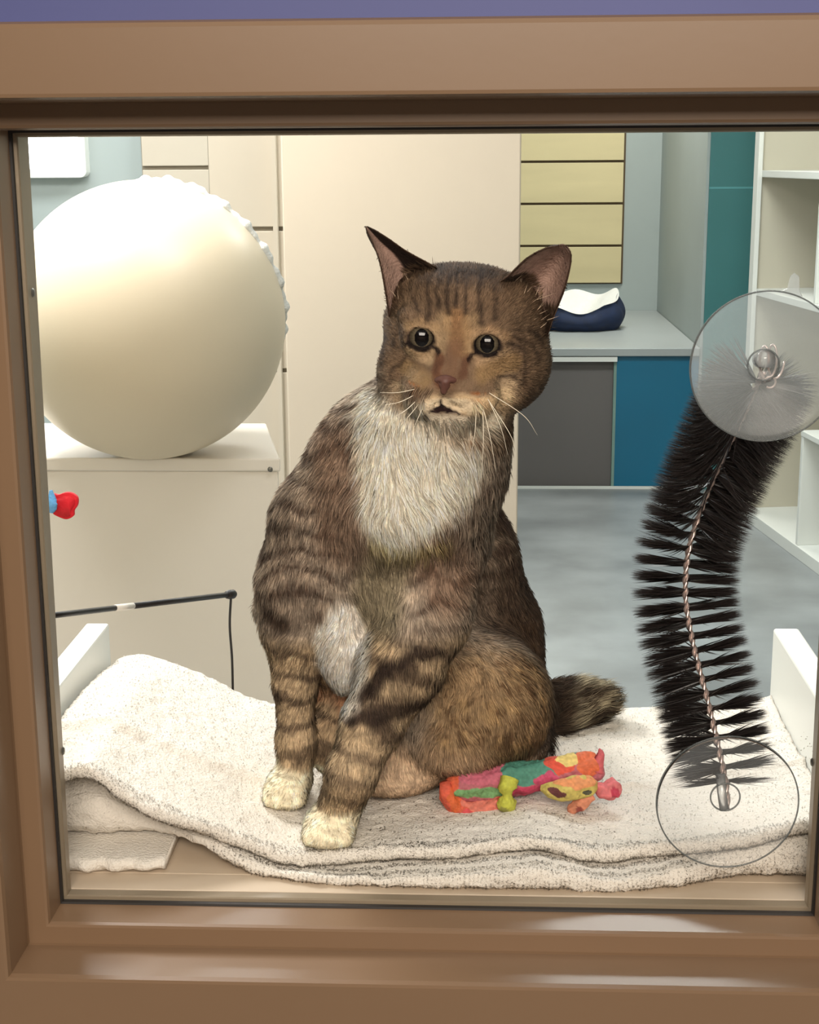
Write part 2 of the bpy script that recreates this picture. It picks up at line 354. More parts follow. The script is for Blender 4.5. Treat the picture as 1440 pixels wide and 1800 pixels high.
V.append((cx, cy, zbt+0.045)); Fb = list(map(tuple, grid_faces(nV, nU, True)))+[((nV-1)*nU+i, (nV-1)*nU+(i+1) % nU, nV*nU) for i in range(nU)]
from_arr('lining', V, Fb, M_fleece, bd)
# ---------------------------------------------------------------- white shelving along the right
su = at(1309, 912, Z=0.0); sn = at(1440, 1010, Z=0.0); dv = (sn-su); LN = np.linalg.norm(dv); dv /= LN; nv_ = np.array([-dv[1], dv[0], 0.0])
if nv_[0] < 0: nv_ = -nv_
SH = tag(empty('shelving_unit', su), 'white open shelving unit along the right side of the room', 'shelving')
def sbx(name, s0, s1, d0, d1, z0, z1, mm=M_white, bv=0.002):
    bm = box_bm((s0, d0, z0), (s1, d1, z1), bv)
    for v in bm.verts: p = su+dv*v.co.x+nv_*v.co.y; v.co = Vector((p[0], p[1], v.co.z))
    bmesh.ops.recalc_face_normals(bm, faces=bm.faces)
    return from_bm(name, bm, mm, SH)
def s_of(u, v):             # along-unit distance of the front plane seen at a photo position
    r = at(u, v, 1.0)-CAM; n = np.array([nv_[0], nv_[1], 0]); t = np.dot(su-CAM, n)/np.dot(r, n); p = CAM+r*t
    return np.dot(p-su, dv), p[2]
M_lining = mat('shelf_lining', (196, 190, 172), 0.5, 0.02, 4)
sbx('end_panel', -0.02, 0.0, 0.0, 0.45, 0, 2.4, M_lining); sbx('front_upright', -0.03, 0.018, -0.018, 0.0, 0, 2.4)
sbx('back_panel', -0.02, LN+1.2, 0.45, 0.47, 0, 2.4, M_lining); sbx('base_shelf', 0.0, LN+1.2, -0.004, 0.45, 0, 0.045)
for u, v in ((1360, 300), (1347, 512)):
    sbx('shelf', 0.0, LN+1.2, -0.002, 0.45, s_of(u, v)[1]-0.025, s_of(u, v)[1])
sd, zd = s_of(1411, 757)
sbx('divider', sd-0.01, sd+0.01, 0.0, 0.45, 0.045, zd-0.02); sbx('shelf', sd-0.01, LN+1.2, -0.002, 0.45, zd-0.02, zd)
sd2, zd2 = s_of(1436, 450)
sbx('divider', sd2-0.01, sd2+0.01, 0.0, 0.45, s_of(1347, 512)[1], s_of(1360, 300)[1]-0.025)
bmc = box_bm((0, 0, 0), (0.22, 0.2, 0.06), 0.02)
for v in bmc.verts: p = su+dv*(s_of(1432, 950)[0]+0.05+v.co.x)+nv_*(0.06+v.co.y); v.co = Vector((p[0], p[1], 0.046+v.co.z*(1+0.2*math.sin(30*v.co.x))))
tag(from_bm('folded_cloth', bmc, M_fleece), 'white folded cloth on the lowest shelf of the white shelving', 'cloth')
# ---------------------------------------------------------------- perch behind the window
ZT = zb+0.004; YBK = at(900, 1246, Z=ZT+0.022)[1]
pL = at(190, 1097, YBK); pL2 = at(150, 1096, YBK); pR = at(1361, 1107, YBK); pR2 = at(1406, 1107, YBK)
zpn = (pL[2]+pR[2])/2
pch = tag(empty('window_perch', ((pL[0]+pR[0])/2, 0.04, ZT-0.02)), 'white perch tray with low side panels mounted behind the window', 'perch')
box('shelf', (pL2[0], 0.037, ZT-0.02), (pR2[0], YBK+0.004, ZT), mat('perch_board', (188, 170, 148), 0.5, 0.03, 5), pch, 0.001)
box('front_lip', (xl-0.003, 0.0125, ZT-0.016), (xr+0.003, 0.0372, ZT), bpy.data.materials['perch_board'], pch, 0.001)
box('side_panel', (pL2[0], 0.040, ZT), (pL[0], YBK+0.004, zpn), M_white, pch, 0.002)
box('side_panel', (pR[0], 0.040, ZT), (pR2[0], YBK+0.004, zpn), M_white, pch, 0.002)
for X in (pL2[0]+0.03, pR2[0]-0.04): box('bracket', (X, 0.037, ZT-0.12), (X+0.02, 0.20, ZT-0.02), M_white, pch, 0.002)
# towel ------------------------------------------------------------
YF_ = 0.042
up = [at(u, v, YF_) for u, v in ((119, 1360), (132, 1349), (160, 1350), (210, 1387), (280, 1424), (360, 1454), (430, 1481), (500, 1500), (600, 1506), (700, 1492), (850, 1485), (950, 1476), (1060, 1496), (1180, 1488), (1300, 1470), (1412, 1448))]
ux = np.array([p[0] for p in up]); uz = np.array([p[2] for p in up])
bk_ = [at(u, v, YBK-0.012) for u, v in ((186, 1185), (205, 1160), (240, 1154), (300, 1170), (370, 1198), (430, 1231), (480, 1244), (700, 1248), (1100, 1250), (1165, 1247), (1240, 1246), (1330, 1241), (1356, 1226), (1372, 1222))]
bx_ = np.array([p[0] for p in bk_]); bz_ = np.array([p[2] for p in bk_])
def sm_interp(x, X, Z, w=0.008):
    return (np.interp(x-w, X, Z)+2*np.interp(x, X, Z)+np.interp(x+w, X, Z))/4
def towel_z(x, y):
    s = np.clip((y-YF_)/(YBK-YF_), 0, 1); f = sm_interp(x, ux, uz); b = sm_interp(x, bx_, bz_)
    z = f*(1-s)+b*s
    lft = sstep(-0.05, -0.22, x)
    z = z+0.010*lft*np.sin(math.pi*s)-0.006*(1-lft)*np.sin(math.pi*s)
    z = z+0.004*np.exp(-((s-0.36-0.5*(x+0.15))/0.035)**2)*lft*sstep(-0.03, -0.1, x)
    z = z+0.0035*np.exp(-((y-0.145-0.1*x)/0.008)**2)*sstep(0.0, 0.1, x)
    return np.maximum(z, ZT+0.014)
xL, xR = pL[0]+0.001, pR[0]-0.001
def stations(n, a=xL, b=xR): return np.linspace(a, b, n)
def loft(name, secs, m, parent, closed=True, jit=0.0, seed=1):
    secs = np.array(secs, float); V = secs.reshape(-1, 3); nu, nv = secs.shape[:2]
    if jit:
        n = np.stack([vnoise(V, 160, seed+k)+0.6*vnoise(V, 420, seed+9+k) for k in range(3)], -1); V = V+n*jit
    Fc = list(map(tuple, grid_faces(nu, nv, True)))+[tuple(range(nv-1, -1, -1)), tuple((nu-1)*nv+k for k in range(nv))]
    return from_arr(name, V, Fc, m, parent)
tw = tag(empty('towel', (0.0, 0.2, ZT)), 'thick folded white terry towel the cat sits on', 'towel')
TH = 0.0095
def upper_section(x, drop=0.0, xx=None):
    ny = 150; ys = np.linspace(YBK-0.004, YF_+TH/2, ny); zt_ = towel_z(np.full(ny, x), ys)
    zf = zt_[-1]-TH/2; top = [(y, z) for y, z in zip(ys, zt_)]
    lip = [(YF_+TH/2-TH/2*math.sin(a), zf+TH/2*math.cos(a)) for a in np.linspace(0, math.pi, 10)[1:-1]]
    bot = [(y, z-TH) for y, z in zip(ys[::-1], zt_[::-1])]
    X = x if xx is None else xx
    off = np.interp(x, [-0.25, -0.1, 0.1, 0.25], [0.0, 0.0, 0.0, 0.0])+0.003*math.sin(x*60)
    return [(X, y+off*max(0, 1-(y-YF_)/0.05), z-drop) for y, z in top+lip+bot]
secs = [upper_section(xL+0.004, 0.030-0.004*k, xL+0.001+0.0002*k) for k in range(0, 7)]
secs += [upper_section(x) for x in stations(230, xL+0.005, xR)]
loft('top_layer', secs, M_terry, tw, jit=0.0009)
# middle fold: its foot runs along the board, its crown tucks under the top layer
lo = [at(u, v, Z=ZT+0.001) for u, v in ((128, 1497), (170, 1500), (250, 1490), (300, 1492), (350, 1512), (430, 1536), (560, 1554), (750, 1563), (900, 1569), (1100, 1571), (1200, 1560), (1280, 1546), (1340, 1543), (1412, 1548))]
lx = np.array([p[0] for p in lo]); ly = np.maximum(np.array([p[1] for p in lo]), 0.018)
def fold_section(x, x2=None, sc=1.0, z0=0.0):
    yf = float(sm_interp(x, lx, ly)); zt_ = float(towel_z(np.array([x]), np.array([YF_+0.01]))[0])-TH-0.002-0.022*float(sstep(-0.16, -0.26, x))
    h = max(zt_-ZT-z0, 0.006)*sc; r = h/2; zc_ = ZT+z0+0.0005+r if sc == 1 else ZT+z0+0.0005+max(zt_-ZT-z0, 0.006)/2; P = []
    yc = yf+min(r*0.8, 0.02)
    for a in np.linspace(math.pi/2, 3*math.pi/2, 26):
        P.append((yc+min(r*0.8, 0.02)*math.cos(a)*(1.0), zc_+r*math.sin(a)))
    for y in np.linspace(yc+0.01, YBK-0.02, 24): P.append((y, zc_-r))
    for y in np.linspace(YBK-0.02, yc+0.01, 24):
        zz = float(towel_z(np.array([x]), np.array([y]))[0])-TH-0.001; P.append((y, max(min(zz, zc_+r+0.03), zc_-r+0.001) if sc == 1 else zc_+r))
    return [(x if x2 is None else x2, y, z) for y, z in P]
secs = [fold_section(xL+0.008, xL+0.004, 0.5), fold_section(xL+0.008, xL+0.0055, 0.8)]+[fold_section(x, z0=0.012*float(sstep(-0.16, -0.20, x))) for x in stations(200, xL+0.008, xR)]
loft('lower_fold', secs, M_terry, tw, jit=0.0012, seed=5)
sp = []
for k in range(60):                                    # rolled end on the left
    a = k/59*4.2*math.pi; r = 0.0025+0.0125*k/59
    sp.append((r*math.cos(a), r*math.sin(a)))
c0 = at(165, 1455, 0.052)
secs = []
for x in stations(60, xL+0.006, at(300, 1500, 0.06)[0]):
    s = (x-xL)/(at(300, 1500, 0.06)[0]-xL)
    yf = 0.030+0.006*s+0.002*math.sin(x*300); h = 0.011*(1-0.2*s)
    P = [(yf+0.006+0.006*math.cos(a), ZT+0.001+h/2+h/2*math.sin(a)) for a in np.linspace(math.pi/2, 3*math.pi/2, 14)]
    P += [(y, ZT+0.001) for y in np.linspace(yf+0.012, 0.2, 10)]+[(y, ZT+0.001+h) for y in np.linspace(0.2, yf+0.012, 10)]
    secs.append([(x, y, z) for y, z in P])
loft('bottom_flap', secs, M_terry, tw, jit=0.0008, seed=8)
def hit_towel(u, v):
    y = np.linspace(0.03, YBK, 1200); P = np.array([at(u, v, t) for t in y]); d = P[:, 2]-towel_z(P[:, 0], P[:, 1])
    i = int(np.argmax(d < 0)) if (d < 0).any() else len(d)-1
    return P[i]
# ribbon fibres ----------------------------------------------------
def ribbons(name, Rt, D, L, Wd, N, C0, C1, m, parent, curl=None):
    """flat tapering fibres: root, direction, length, width, shading normal, root and tip colour"""
    n = len(Rt); L = np.broadcast_to(L, (n,))[:, None]; Wd = np.broadcast_to(Wd, (n,))[:, None]
    sd = np.cross(D, rng.normal(size=(n, 3))); sd /= np.linalg.norm(sd, axis=1)[:, None]+1e-9
    cv = np.zeros((n, 3)) if curl is None else curl
    m1 = Rt+D*L*0.5; m2 = Rt+D*L+cv*L
    V = np.stack([Rt-sd*Wd/2, Rt+sd*Wd/2, m1+sd*Wd*0.42+cv*L*0.2, m1-sd*Wd*0.42+cv*L*0.2, m2], 1).reshape(-1, 3)
    b = (np.arange(n)*5)[:, None]; loops = np.hstack([b, b+1, b+2, b+3, b+3, b+2, b+4]).ravel()
    st = np.stack([np.arange(n)*7, np.arange(n)*7+4], 1).ravel(); tt = np.tile([4, 3], n)
    me = fast_mesh(name, V, loops, st, tt)
    a = me.color_attributes.new('col', 'FLOAT_COLOR', 'POINT')
    c = np.stack([C0, C0, (C0+C1)/2, (C0+C1)/2, C1], 1).reshape(-1, 3)
    a.data.foreach_set('color', np.hstack([c, np.ones((len(c), 1))]).astype(np.float32).ravel())
    q = me.attributes.new('sn', 'FLOAT_VECTOR', 'POINT'); q.data.foreach_set('vector', np.repeat(N, 5, axis=0).astype(np.float32).ravel())
    return link(name, me, m, parent)
def fibre_mat(name, rough=0.7, spec=0.2, mixn=True):
    M = mat(name, (255, 255, 255), rough, attr='col', spec=spec); nt = M.node_tree
    if mixn:
        a = nt.nodes.new('ShaderNodeAttribute'); a.attribute_name = 'sn'; nt.links.new(a.outputs['Vector'], nt.nodes['Principled BSDF'].inputs['Normal'])
    return M
def soft_fibre(name, share):
    M = fibre_mat(name, 0.75, 0.2); nt = M.node_tree; B = nt.nodes['Principled BSDF']; out = nt.nodes['Material Output']
    a = [n for n in nt.nodes if n.type == 'ATTRIBUTE' and n.attribute_name == 'col'][0]; q = [n for n in nt.nodes if n.type == 'ATTRIBUTE' and n.attribute_name == 'sn'][0]
    t = nt.nodes.new('ShaderNodeBsdfTranslucent'); nt.links.new(a.outputs['Color'], t.inputs['Color'])
    v = nt.nodes.new('ShaderNodeVectorMath'); v.operation = 'SCALE'; v.inputs['Scale'].default_value = -1; nt.links.new(q.outputs['Vector'], v.inputs[0]); nt.links.new(v.outputs[0], t.inputs['Normal'])
    mx = nt.nodes.new('ShaderNodeMixShader'); mx.inputs[0].default_value = share; nt.links.new(B.outputs[0], mx.inputs[1]); nt.links.new(t.outputs[0], mx.inputs[2]); nt.links.new(mx.outputs[0], out.inputs[0])
    return M
M_fur = soft_fibre('cat_fur', 0.22); M_pile = soft_fibre('terry_pile', 0.5)
def mesh_samples(o, n, weight=None):
    me = o.data; nf = len(me.polygons); co = np.empty(len(me.vertices)*3, np.float32); me.vertices.foreach_get('co', co); co = co.reshape(-1, 3)
    ar = np.empty(nf, np.float32); me.polygons.foreach_get('area', ar); nr = np.empty(nf*3, np.float32); me.polygons.foreach_get('normal', nr); nr = nr.reshape(-1, 3)
    ce = np.empty(nf*3, np.float32); me.polygons.foreach_get('center', ce); ce = ce.reshape(-1, 3)
    w = ar.copy() if weight is None else ar*weight(ce, nr)
    idx = rng.choice(nf, n, p=w/w.sum()); r = np.sqrt(ar[idx])[:, None]
    j = rng.uniform(-0.5, 0.5, (n, 3)); j -= nr[idx]*np.sum(j*nr[idx], 1)[:, None]
    return ce[idx]+j*r, nr[idx]
for part_ in [c for c in tw.children if c.name in ('top_layer', 'lower_fold')]:
    P, N = mesh_samples(part_, 26000 if part_.name == 'top_layer' else 24000, lambda c, n: np.where((c[:, 1] < 0.052), 1.2, np.where((n[:, 2] > 0.2) & (c[:, 1] < YBK-0.0), 0.10, 0.02)))
    N = N/np.linalg.norm(N, axis=1)[:, None]
    D = N*0.6+np.array([0, -.3, 0])+rng.normal(size=P.shape)*0.5; D /= np.linalg.norm(D, axis=1)[:, None]
    c = np.tile(lin((228, 221, 210)), (len(P), 1))*rng.uniform(0.95, 1.03, (len(P), 1))
    ribbons('terry_loops', P, D, rng.uniform(0.0008, 0.0020, len(P)), 0.0008, N, c, c, M_pile, part_)
# ---------------------------------------------------------------- fabric toy
def painted(name, V, Fc, fn, parent, m=M_attr):
    V = np.asarray(V, float); return from_arr(name, V, Fc, m, parent, colors=lin(fn(V)))
PAL = np.array([(226, 74, 50), (222, 52, 92), (58, 140, 116), (196, 202, 62), (238, 150, 60), (204, 92, 128), (236, 214, 130), (88, 160, 110)])
def patches(seed, s=38, shift=0):
    pts = np.random.default_rng(seed).uniform(-0.5, 0.5, (1400, 3)); pts = pts*np.array([0.4, 0.2, 0.2])
    def fn(V):
        c = V.mean(0); W = V-c+np.stack([vnoise(V, 90, 3+k) for k in range(3)], -1)*0.004
        d = ((W[:, None, :]-pts[None, :200])**2*np.array([1, 3, 3])).sum(-1); k = d.argmin(1)
        return PAL[(k*5+shift) % len(PAL)]*(0.94+0.08*vnoise(V, 500, 4))[:, None]
    return fn
def lump_tube(path, rad, n=40, seg=28, amp=0.10, seed=0, flat=1.0):
    Q = smooth_path(np.hstack([np.asarray(path), np.asarray(rad)[:, None]]), n); V, Fc = tube_arr(Q[:, :3], np.maximum(Q[:, 3], 0.0006), seg)
    V = np.array(V); ax = np.repeat(Q[:, :3], seg, 0); d = V-ax
    k = 1+amp*vnoise(V, 130, seed)+amp*0.7*vnoise(V, 300, seed+1)+amp*0.5*np.sin(np.arctan2(d[:, 2], d[:, 1])*5+V[:, 0]*90)
    d = d*k[:, None]; d[:, 2] *= flat
    return ax+d, Fc
ty = hit_towel(850, 1432)
tY = ty[1]+0.012; toy = tag(empty('kicker_toy', (ty[0], tY, ty[2])), 'knotted crinkle fabric toy in red, green and yellow lying beside the cat', 'cat toy')
def T(u, v, dy=0.0): return at(u, v, tY+dy)
def poly_color(rules, base):
    """rules: (u, v, ru, rv, colour) soft patches on the cloth given where they sit on the toy"""
    def fn(V):
        C = np.tile(np.array(base, float), (len(V), 1)); X = V+np.stack([vnoise(V, 160, 21), vnoise(V, 160, 22)*0, vnoise(V, 160, 23)], -1)*0.0022
        for u, v, ru, rv, col in rules:
            p = T(u, v); k = px(tY)
            C = np.where((((X[:, 0]-p[0])/(ru*k))**2+((X[:, 2]-p[2])/(rv*k))**2 < 1)[:, None], np.array(col, float), C)
        C = C*0.84+0.16*np.array([150., 130, 115])
        return C*(0.93+0.10*vnoise(V, 600, 4))[:, None]
    return fn
bodyV, bodyF = lump_tube([T(780, 1392, .006), T(800, 1385, .006), T(870, 1375, .010), T(950, 1363, .014), T(1020, 1352, .018), T(1050, 1348, .018), T(1060, 1345, .018)],
                         np.array([3, 24, 31, 29, 30, 26, 9])*px(tY), 260, 110, 0.10, 3)
painted('sleeve', bodyV, bodyF, poly_color([(860, 1362, 70, 18, (206, 96, 120)), (790, 1390, 18, 50, (226, 88, 48)), (850, 1392, 60, 11, (110, 168, 104)), (930, 1358, 50, 26, (62, 138, 118)), (1010, 1333, 60, 8, (88, 140, 118)), (930, 1395, 42, 15, (206, 50, 92)),
        (965, 1375, 26, 12, (206, 60, 104)), (985, 1353, 28, 13, (226, 70, 46)), (1000, 1345, 20, 9, (240, 214, 120)), (1040, 1350, 26, 20, (230, 104, 58))], (190, 96, 110)), toy)
V, Fc = lump_tube([T(782, 1375), T(790, 1402), T(815, 1424), T(850, 1422), T(882, 1408), T(893, 1402)], np.array([10, 17, 16, 17, 12, 4])*px(tY), 140, 70, 0.14, 8)
painted('folded_hem', V, Fc, poly_color([(800, 1400, 12, 24, (230, 96, 40)), (850, 1410, 40, 12, (232, 120, 100)), (830, 1428, 40, 10, (222, 66, 72))], (226, 84, 56)), toy)
V, Fc = lump_tube([T(896, 1368, -.004), T(892, 1385, -.008), T(893, 1398, -.009), T(892, 1412, -.006), T(896, 1424, 0)], np.array([17, 16, 9, 17, 9])*px(tY), 40, 26, 0.14, 12)
painted('knot', V, Fc, poly_color([(885, 1415, 10, 10, (150, 150, 60))], (200, 206, 64)), toy)
V, Fc = lump_tube([T(952, 1385, -.002), T(975, 1388, -.006), T(1010, 1385, -.008), T(1035, 1380, -.004), T(1048, 1376, 0)], np.array([6, 17, 21, 18, 5])*px(tY), 130, 80, 0.12, 15)
painted('bunched_pocket', V, Fc, poly_color([(978, 1382, 15, 9, (92, 34, 34)), (985, 1404, 50, 6, (34, 24, 24)), (1012, 1364, 45, 7, (236, 150, 90)), (1030, 1382, 9, 5, (60, 60, 40))], (208, 190, 92)), toy)
V, Fc = lump_tube([T(1042, 1398, -.004), T(1026, 1408, -.006), T(1008, 1420, -.006), T(1000, 1426, -.004)], np.array([9, 13, 11, 4])*px(tY), 36, 20, 0.2, 19)
painted('cloth_end', V, Fc, poly_color([(1016, 1415, 7, 7, (150, 60, 50))], (228, 140, 104)), toy)
V, Fc = lump_tube([T(1046, 1382, 0), T(1062, 1388, -.002), T(1080, 1386, -.002), T(1090, 1384, 0)], np.array([8, 16, 18, 8])*px(tY), 40, 24, 0.22, 23)
painted('frayed_puff', V, Fc, poly_color([(1080, 1386, 9, 9, (190, 40, 70))], (226, 110, 116)), toy)
V, Fc = lump_tube([T(1046, 1352, .014), T(1052, 1338, .014), T(1056, 1326, .014), T(1054, 1316, .014)], np.array([16, 11, 7, 1.5])*px(tY), 30, 18, 0.16, 27)
painted('cloth_tip', V, Fc, poly_color([(1048, 1340, 6, 10, (150, 28, 40))], (214, 90, 100)), toy)
# ---------------------------------------------------------------- toy wand with a cord
wy = YBK+0.02
wp1 = at(404, 1045, wy); wq = at(62, 1085.5, 0.037); wp0 = wq+(wp1-wq)*0.12; wd = (wp1-wp0); wst = np.array([xl-0.10, 0.040, wp0[2]-0.012])
wand = tag(empty('toy_wand', wp0), 'thin black toy wand with a silver band and dangling cord', 'cat toy')
fa, fb = 0.26, 0.36
tube('rod', [at(62, 1085.5, 0.037), wp0, wp0+wd*fa], 0.0022, M_black, wand)
tube('rod', [wp0+wd*fb, wp0+wd*0.7, wp1], 0.0024, M_black, wand)
tube('band', [wp0+wd*fa, wp0+wd*fb], 0.0026, M_silverband, wand)
lathe('tip', [(0.0001, -0.006), (0.0035, -0.005), (0.0042, 0.0), (0.0042, 0.006), (0.003, 0.009), (0.0001, 0.010)], wp1, wd, M_black, wand, 20)
tube('cord', smooth_path([wp1+np.array([0.001, 0, -0.002]), at(404, 1100, wy), at(408, 1160, wy), at(410, 1240, wy), at(412, 1300, wy)], 40), 0.0011, M_black, wand, 8)
# red felt toy at the left jamb
fy = 0.075
ft = tag(empty('felt_toy', at(110, 888, fy)), 'small red felt toy with light blue fluff at the left window edge', 'cat toy')
bm = bmesh.new(); out = [(92, 870), (100, 872), (112, 868), (124, 869), (134, 877), (134, 890), (128, 900), (127, 909), (115, 914), (100, 909), (91, 903), (88, 890)]
P = smooth_path(np.array([at(u, v, fy) for u, v in out+out[:1]]), 60)[:-1]; f = bm.faces.new([bm.verts.new(p) for p in P]); r = bmesh.ops.extrude_face_region(bm, geom=[f])
for v in r['geom']:
    if isinstance(v, bmesh.types.BMVert): v.co.y += 0.008
bmesh.ops.recalc_face_normals(bm, faces=bm.faces); bmesh.ops.bevel(bm, geom=[e for e in bm.edges if abs(e.verts[0].co.y-e.verts[1].co.y) < 1e-4], offset=0.002, segments=3, affect='EDGES')
from_bm('felt_body', bm, M_red, ft, True)
V, Fc = lump_tube([at(90, 862, fy), at(92, 876, fy-.002), at(94, 888, fy-.003), at(90, 900, fy)], np.array([3, 8, 8, 4])*px(fy), 24, 16, 0.3, 31)
from_arr('fluff', V, Fc, M_ltblue, ft)
tube('stem', [at(93, 885, fy+.004), at(60, 890, fy+.004), at(-10, 900, 0.037)], 0.002, M_ltblue, ft)
# ---------------------------------------------------------------- arch grooming brush on suction cups
ab = tag(empty('arch_brush', at(1278, 1410, 0.003)), 'black bristle arch brush hanging on the window by two clear suction cups', 'grooming brush')
core = smooth_path([np.append(at(u, v, y), 0) for u, v, y in ((1341, 655, .022), (1325, 690, .040), (1300, 745, .064), (1268, 810, .083), (1238, 880, .096), (1212, 960, .100), (1205, 1040, .093), (1214, 1110, .083), (1228, 1170, .072), (1244, 1230, .060), (1258, 1290, .047), (1270, 1345, .035), (1277, 1385, .027), (1279, 1425, .020))], 1200)[:, :3]
ds = np.r_[0, np.cumsum(np.linalg.norm(np.diff(core, axis=0), axis=1))]; Ltot = ds[-1]
Tn = np.gradient(core, axis=0); Tn /= np.linalg.norm(Tn, axis=1)[:, None]; XA = np.array([1.0, 0, 0])
E1 = XA-Tn*(Tn@XA)[:, None]; E1 /= np.linalg.norm(E1, axis=1)[:, None]; E2 = np.cross(Tn, E1)
HP = 0.0104
for k in (0, 1):
    ph = ds/HP*math.pi+k*math.pi; P = core+0.0011*(np.cos(ph)[:, None]*E1+np.sin(ph)[:, None]*E2)
    tube('twisted_wire', P[::3], 0.0014, M_wire, ab, 6)
sa, sb = 0.010, Ltot-0.020; nb = 11500
s_ = rng.uniform(sa, sb, nb*2); ph = s_/HP*math.pi; keep = rng.uniform(0, 1, nb*2) < 0.22+0.78*np.abs(np.cos(ph))**1.5; s_, ph = s_[keep], ph[keep]; nb = len(s_)
fin = np.round(s_/HP)*HP; s_ = fin+(s_-fin)*0.45; ph = np.round(ph/math.pi)*math.pi+(ph-np.round(ph/math.pi)*math.pi)*0.75+rng.normal(size=nb)*0.10
i_ = np.searchsorted(ds, s_).clip(0, len(ds)-1)
sgn = rng.choice([-1, 1], nb); D = (np.cos(ph)[:, None]*E1[i_]+np.sin(ph)[:, None]*E2[i_])*sgn[:, None]
D = D+Tn[i_]*rng.normal(size=(nb, 1))*0.05; D /= np.linalg.norm(D, axis=1)[:, None]
Lb = 0.0385*(1-0.02*(s_/Ltot))*rng.uniform(0.95, 1.03, nb)*np.where(s_ > sb-0.02, rng.uniform(0.6, 1.1, nb), 1)
ok_ = (core[i_]+D*Lb[:, None])[:, 1] > np.where(s_ < 0.05, 0.010, 0.0035); s_, i_, D, Lb = s_[ok_], i_[ok_], D[ok_], Lb[ok_]; nb = len(s_)
cb_ = np.tile(lin((30, 25, 24)), (nb, 1))*rng.uniform(0.5, 1.5, (nb, 1))
br = ribbons('bristles', core[i_]+D*0.0008, D, Lb, 0.0010, D*0.2+np.array([0, -0.6, 0.5]), cb_, cb_*1.6, fibre_mat('bristle_nylon', 0.42, 0.5, False), ab)
tag(br, kind='stuff')
def cup(u, v, R, m, rimm, tabu):
    C = at(u, v, 0.0018); c = lathe('suction_cup', [(R, 0.0), (R*0.997, 0.0007), (R*0.93, 0.0022), (R*0.75, 0.0050), (R*0.5, 0.0082), (R*0.3, 0.0110), (R*0.16, 0.0150), (0.0001, 0.0160)], C, (0, 1, 0), m, ab, 96)
    V, Fc = tube_arr([C+np.array([R*math.cos(t), 0.0006, R*math.sin(t)]) for t in np.linspace(0, 2*math.pi, 97)], 0.00055, 6, False); from_arr('rim', V, Fc, rimm, c)
    V, Fc = tube_arr([C+np.array([0.0098*math.cos(t), 0.009, 0.0098*math.sin(t)]) for t in np.linspace(0, 2*math.pi, 49)], 0.0006, 6, False); from_arr('boss_ring', V, Fc, rimm, c)
    if tabu:
        P = [C+np.array([a*px(0), 0.001, b*px(0)]) for a, b in ((18, 126), (30, 132), (34, 152), (40, 158), (48, 152), (50, 128), (56, 118))]
        bm = bmesh.new(); f = bm.faces.new([bm.verts.new(p) for p in P]); r = bmesh.ops.extrude_face_region(bm, geom=[f])
        for w in r['geom']:
            if isinstance(w, bmesh.types.BMVert): w.co.y += 0.0016
        bmesh.ops.recalc_face_normals(bm, faces=bm.faces); from_bm('pull_tab', bm, m, c)
    return C, c
C1, c1 = cup(1347, 645, 0.0468, M_cupfrost, M_cuprim, True)
C2, c2 = cup(1279, 1411, 0.0470, clear_mat('clear_vinyl_thin', (236, 240, 242), 0.16, 0.1, 1.2), M_cuprim, False)
M_post = clear_mat('clear_post', (225, 228, 228), 0.35, 0.08, 1.5)
tube('hub_post', [C2+np.array([0, 0.010, -0.010]), C2+np.array([-0.001, 0.018, 0.0]), C2+np.array([-0.002, 0.020, 0.012])], 0.0032, M_post, c2, 14)
tube('hub_post', [C1+np.array([0.002, 0.008, 0.004]), C1+np.array([0.0, 0.020, 0.002])], 0.0055, M_post, c1, 14)
lp = [C1+np.array([0.004*math.cos(t)+0.001*t, 0.014+0.001*t, 0.011*math.sin(t)]) for t in np.linspace(0, 4*math.pi, 60)]
tube('wire_loop', lp, 0.0008, M_wire, c1, 6)
tube('wire_hook', [C1+np.array([0.006+0.0035*math.cos(t), 0.016, -0.012+0.0035*math.sin(t)]) for t in np.linspace(1.5*math.pi-0.6, 3*math.pi, 20)], 0.0007, M_wire, c1, 6)
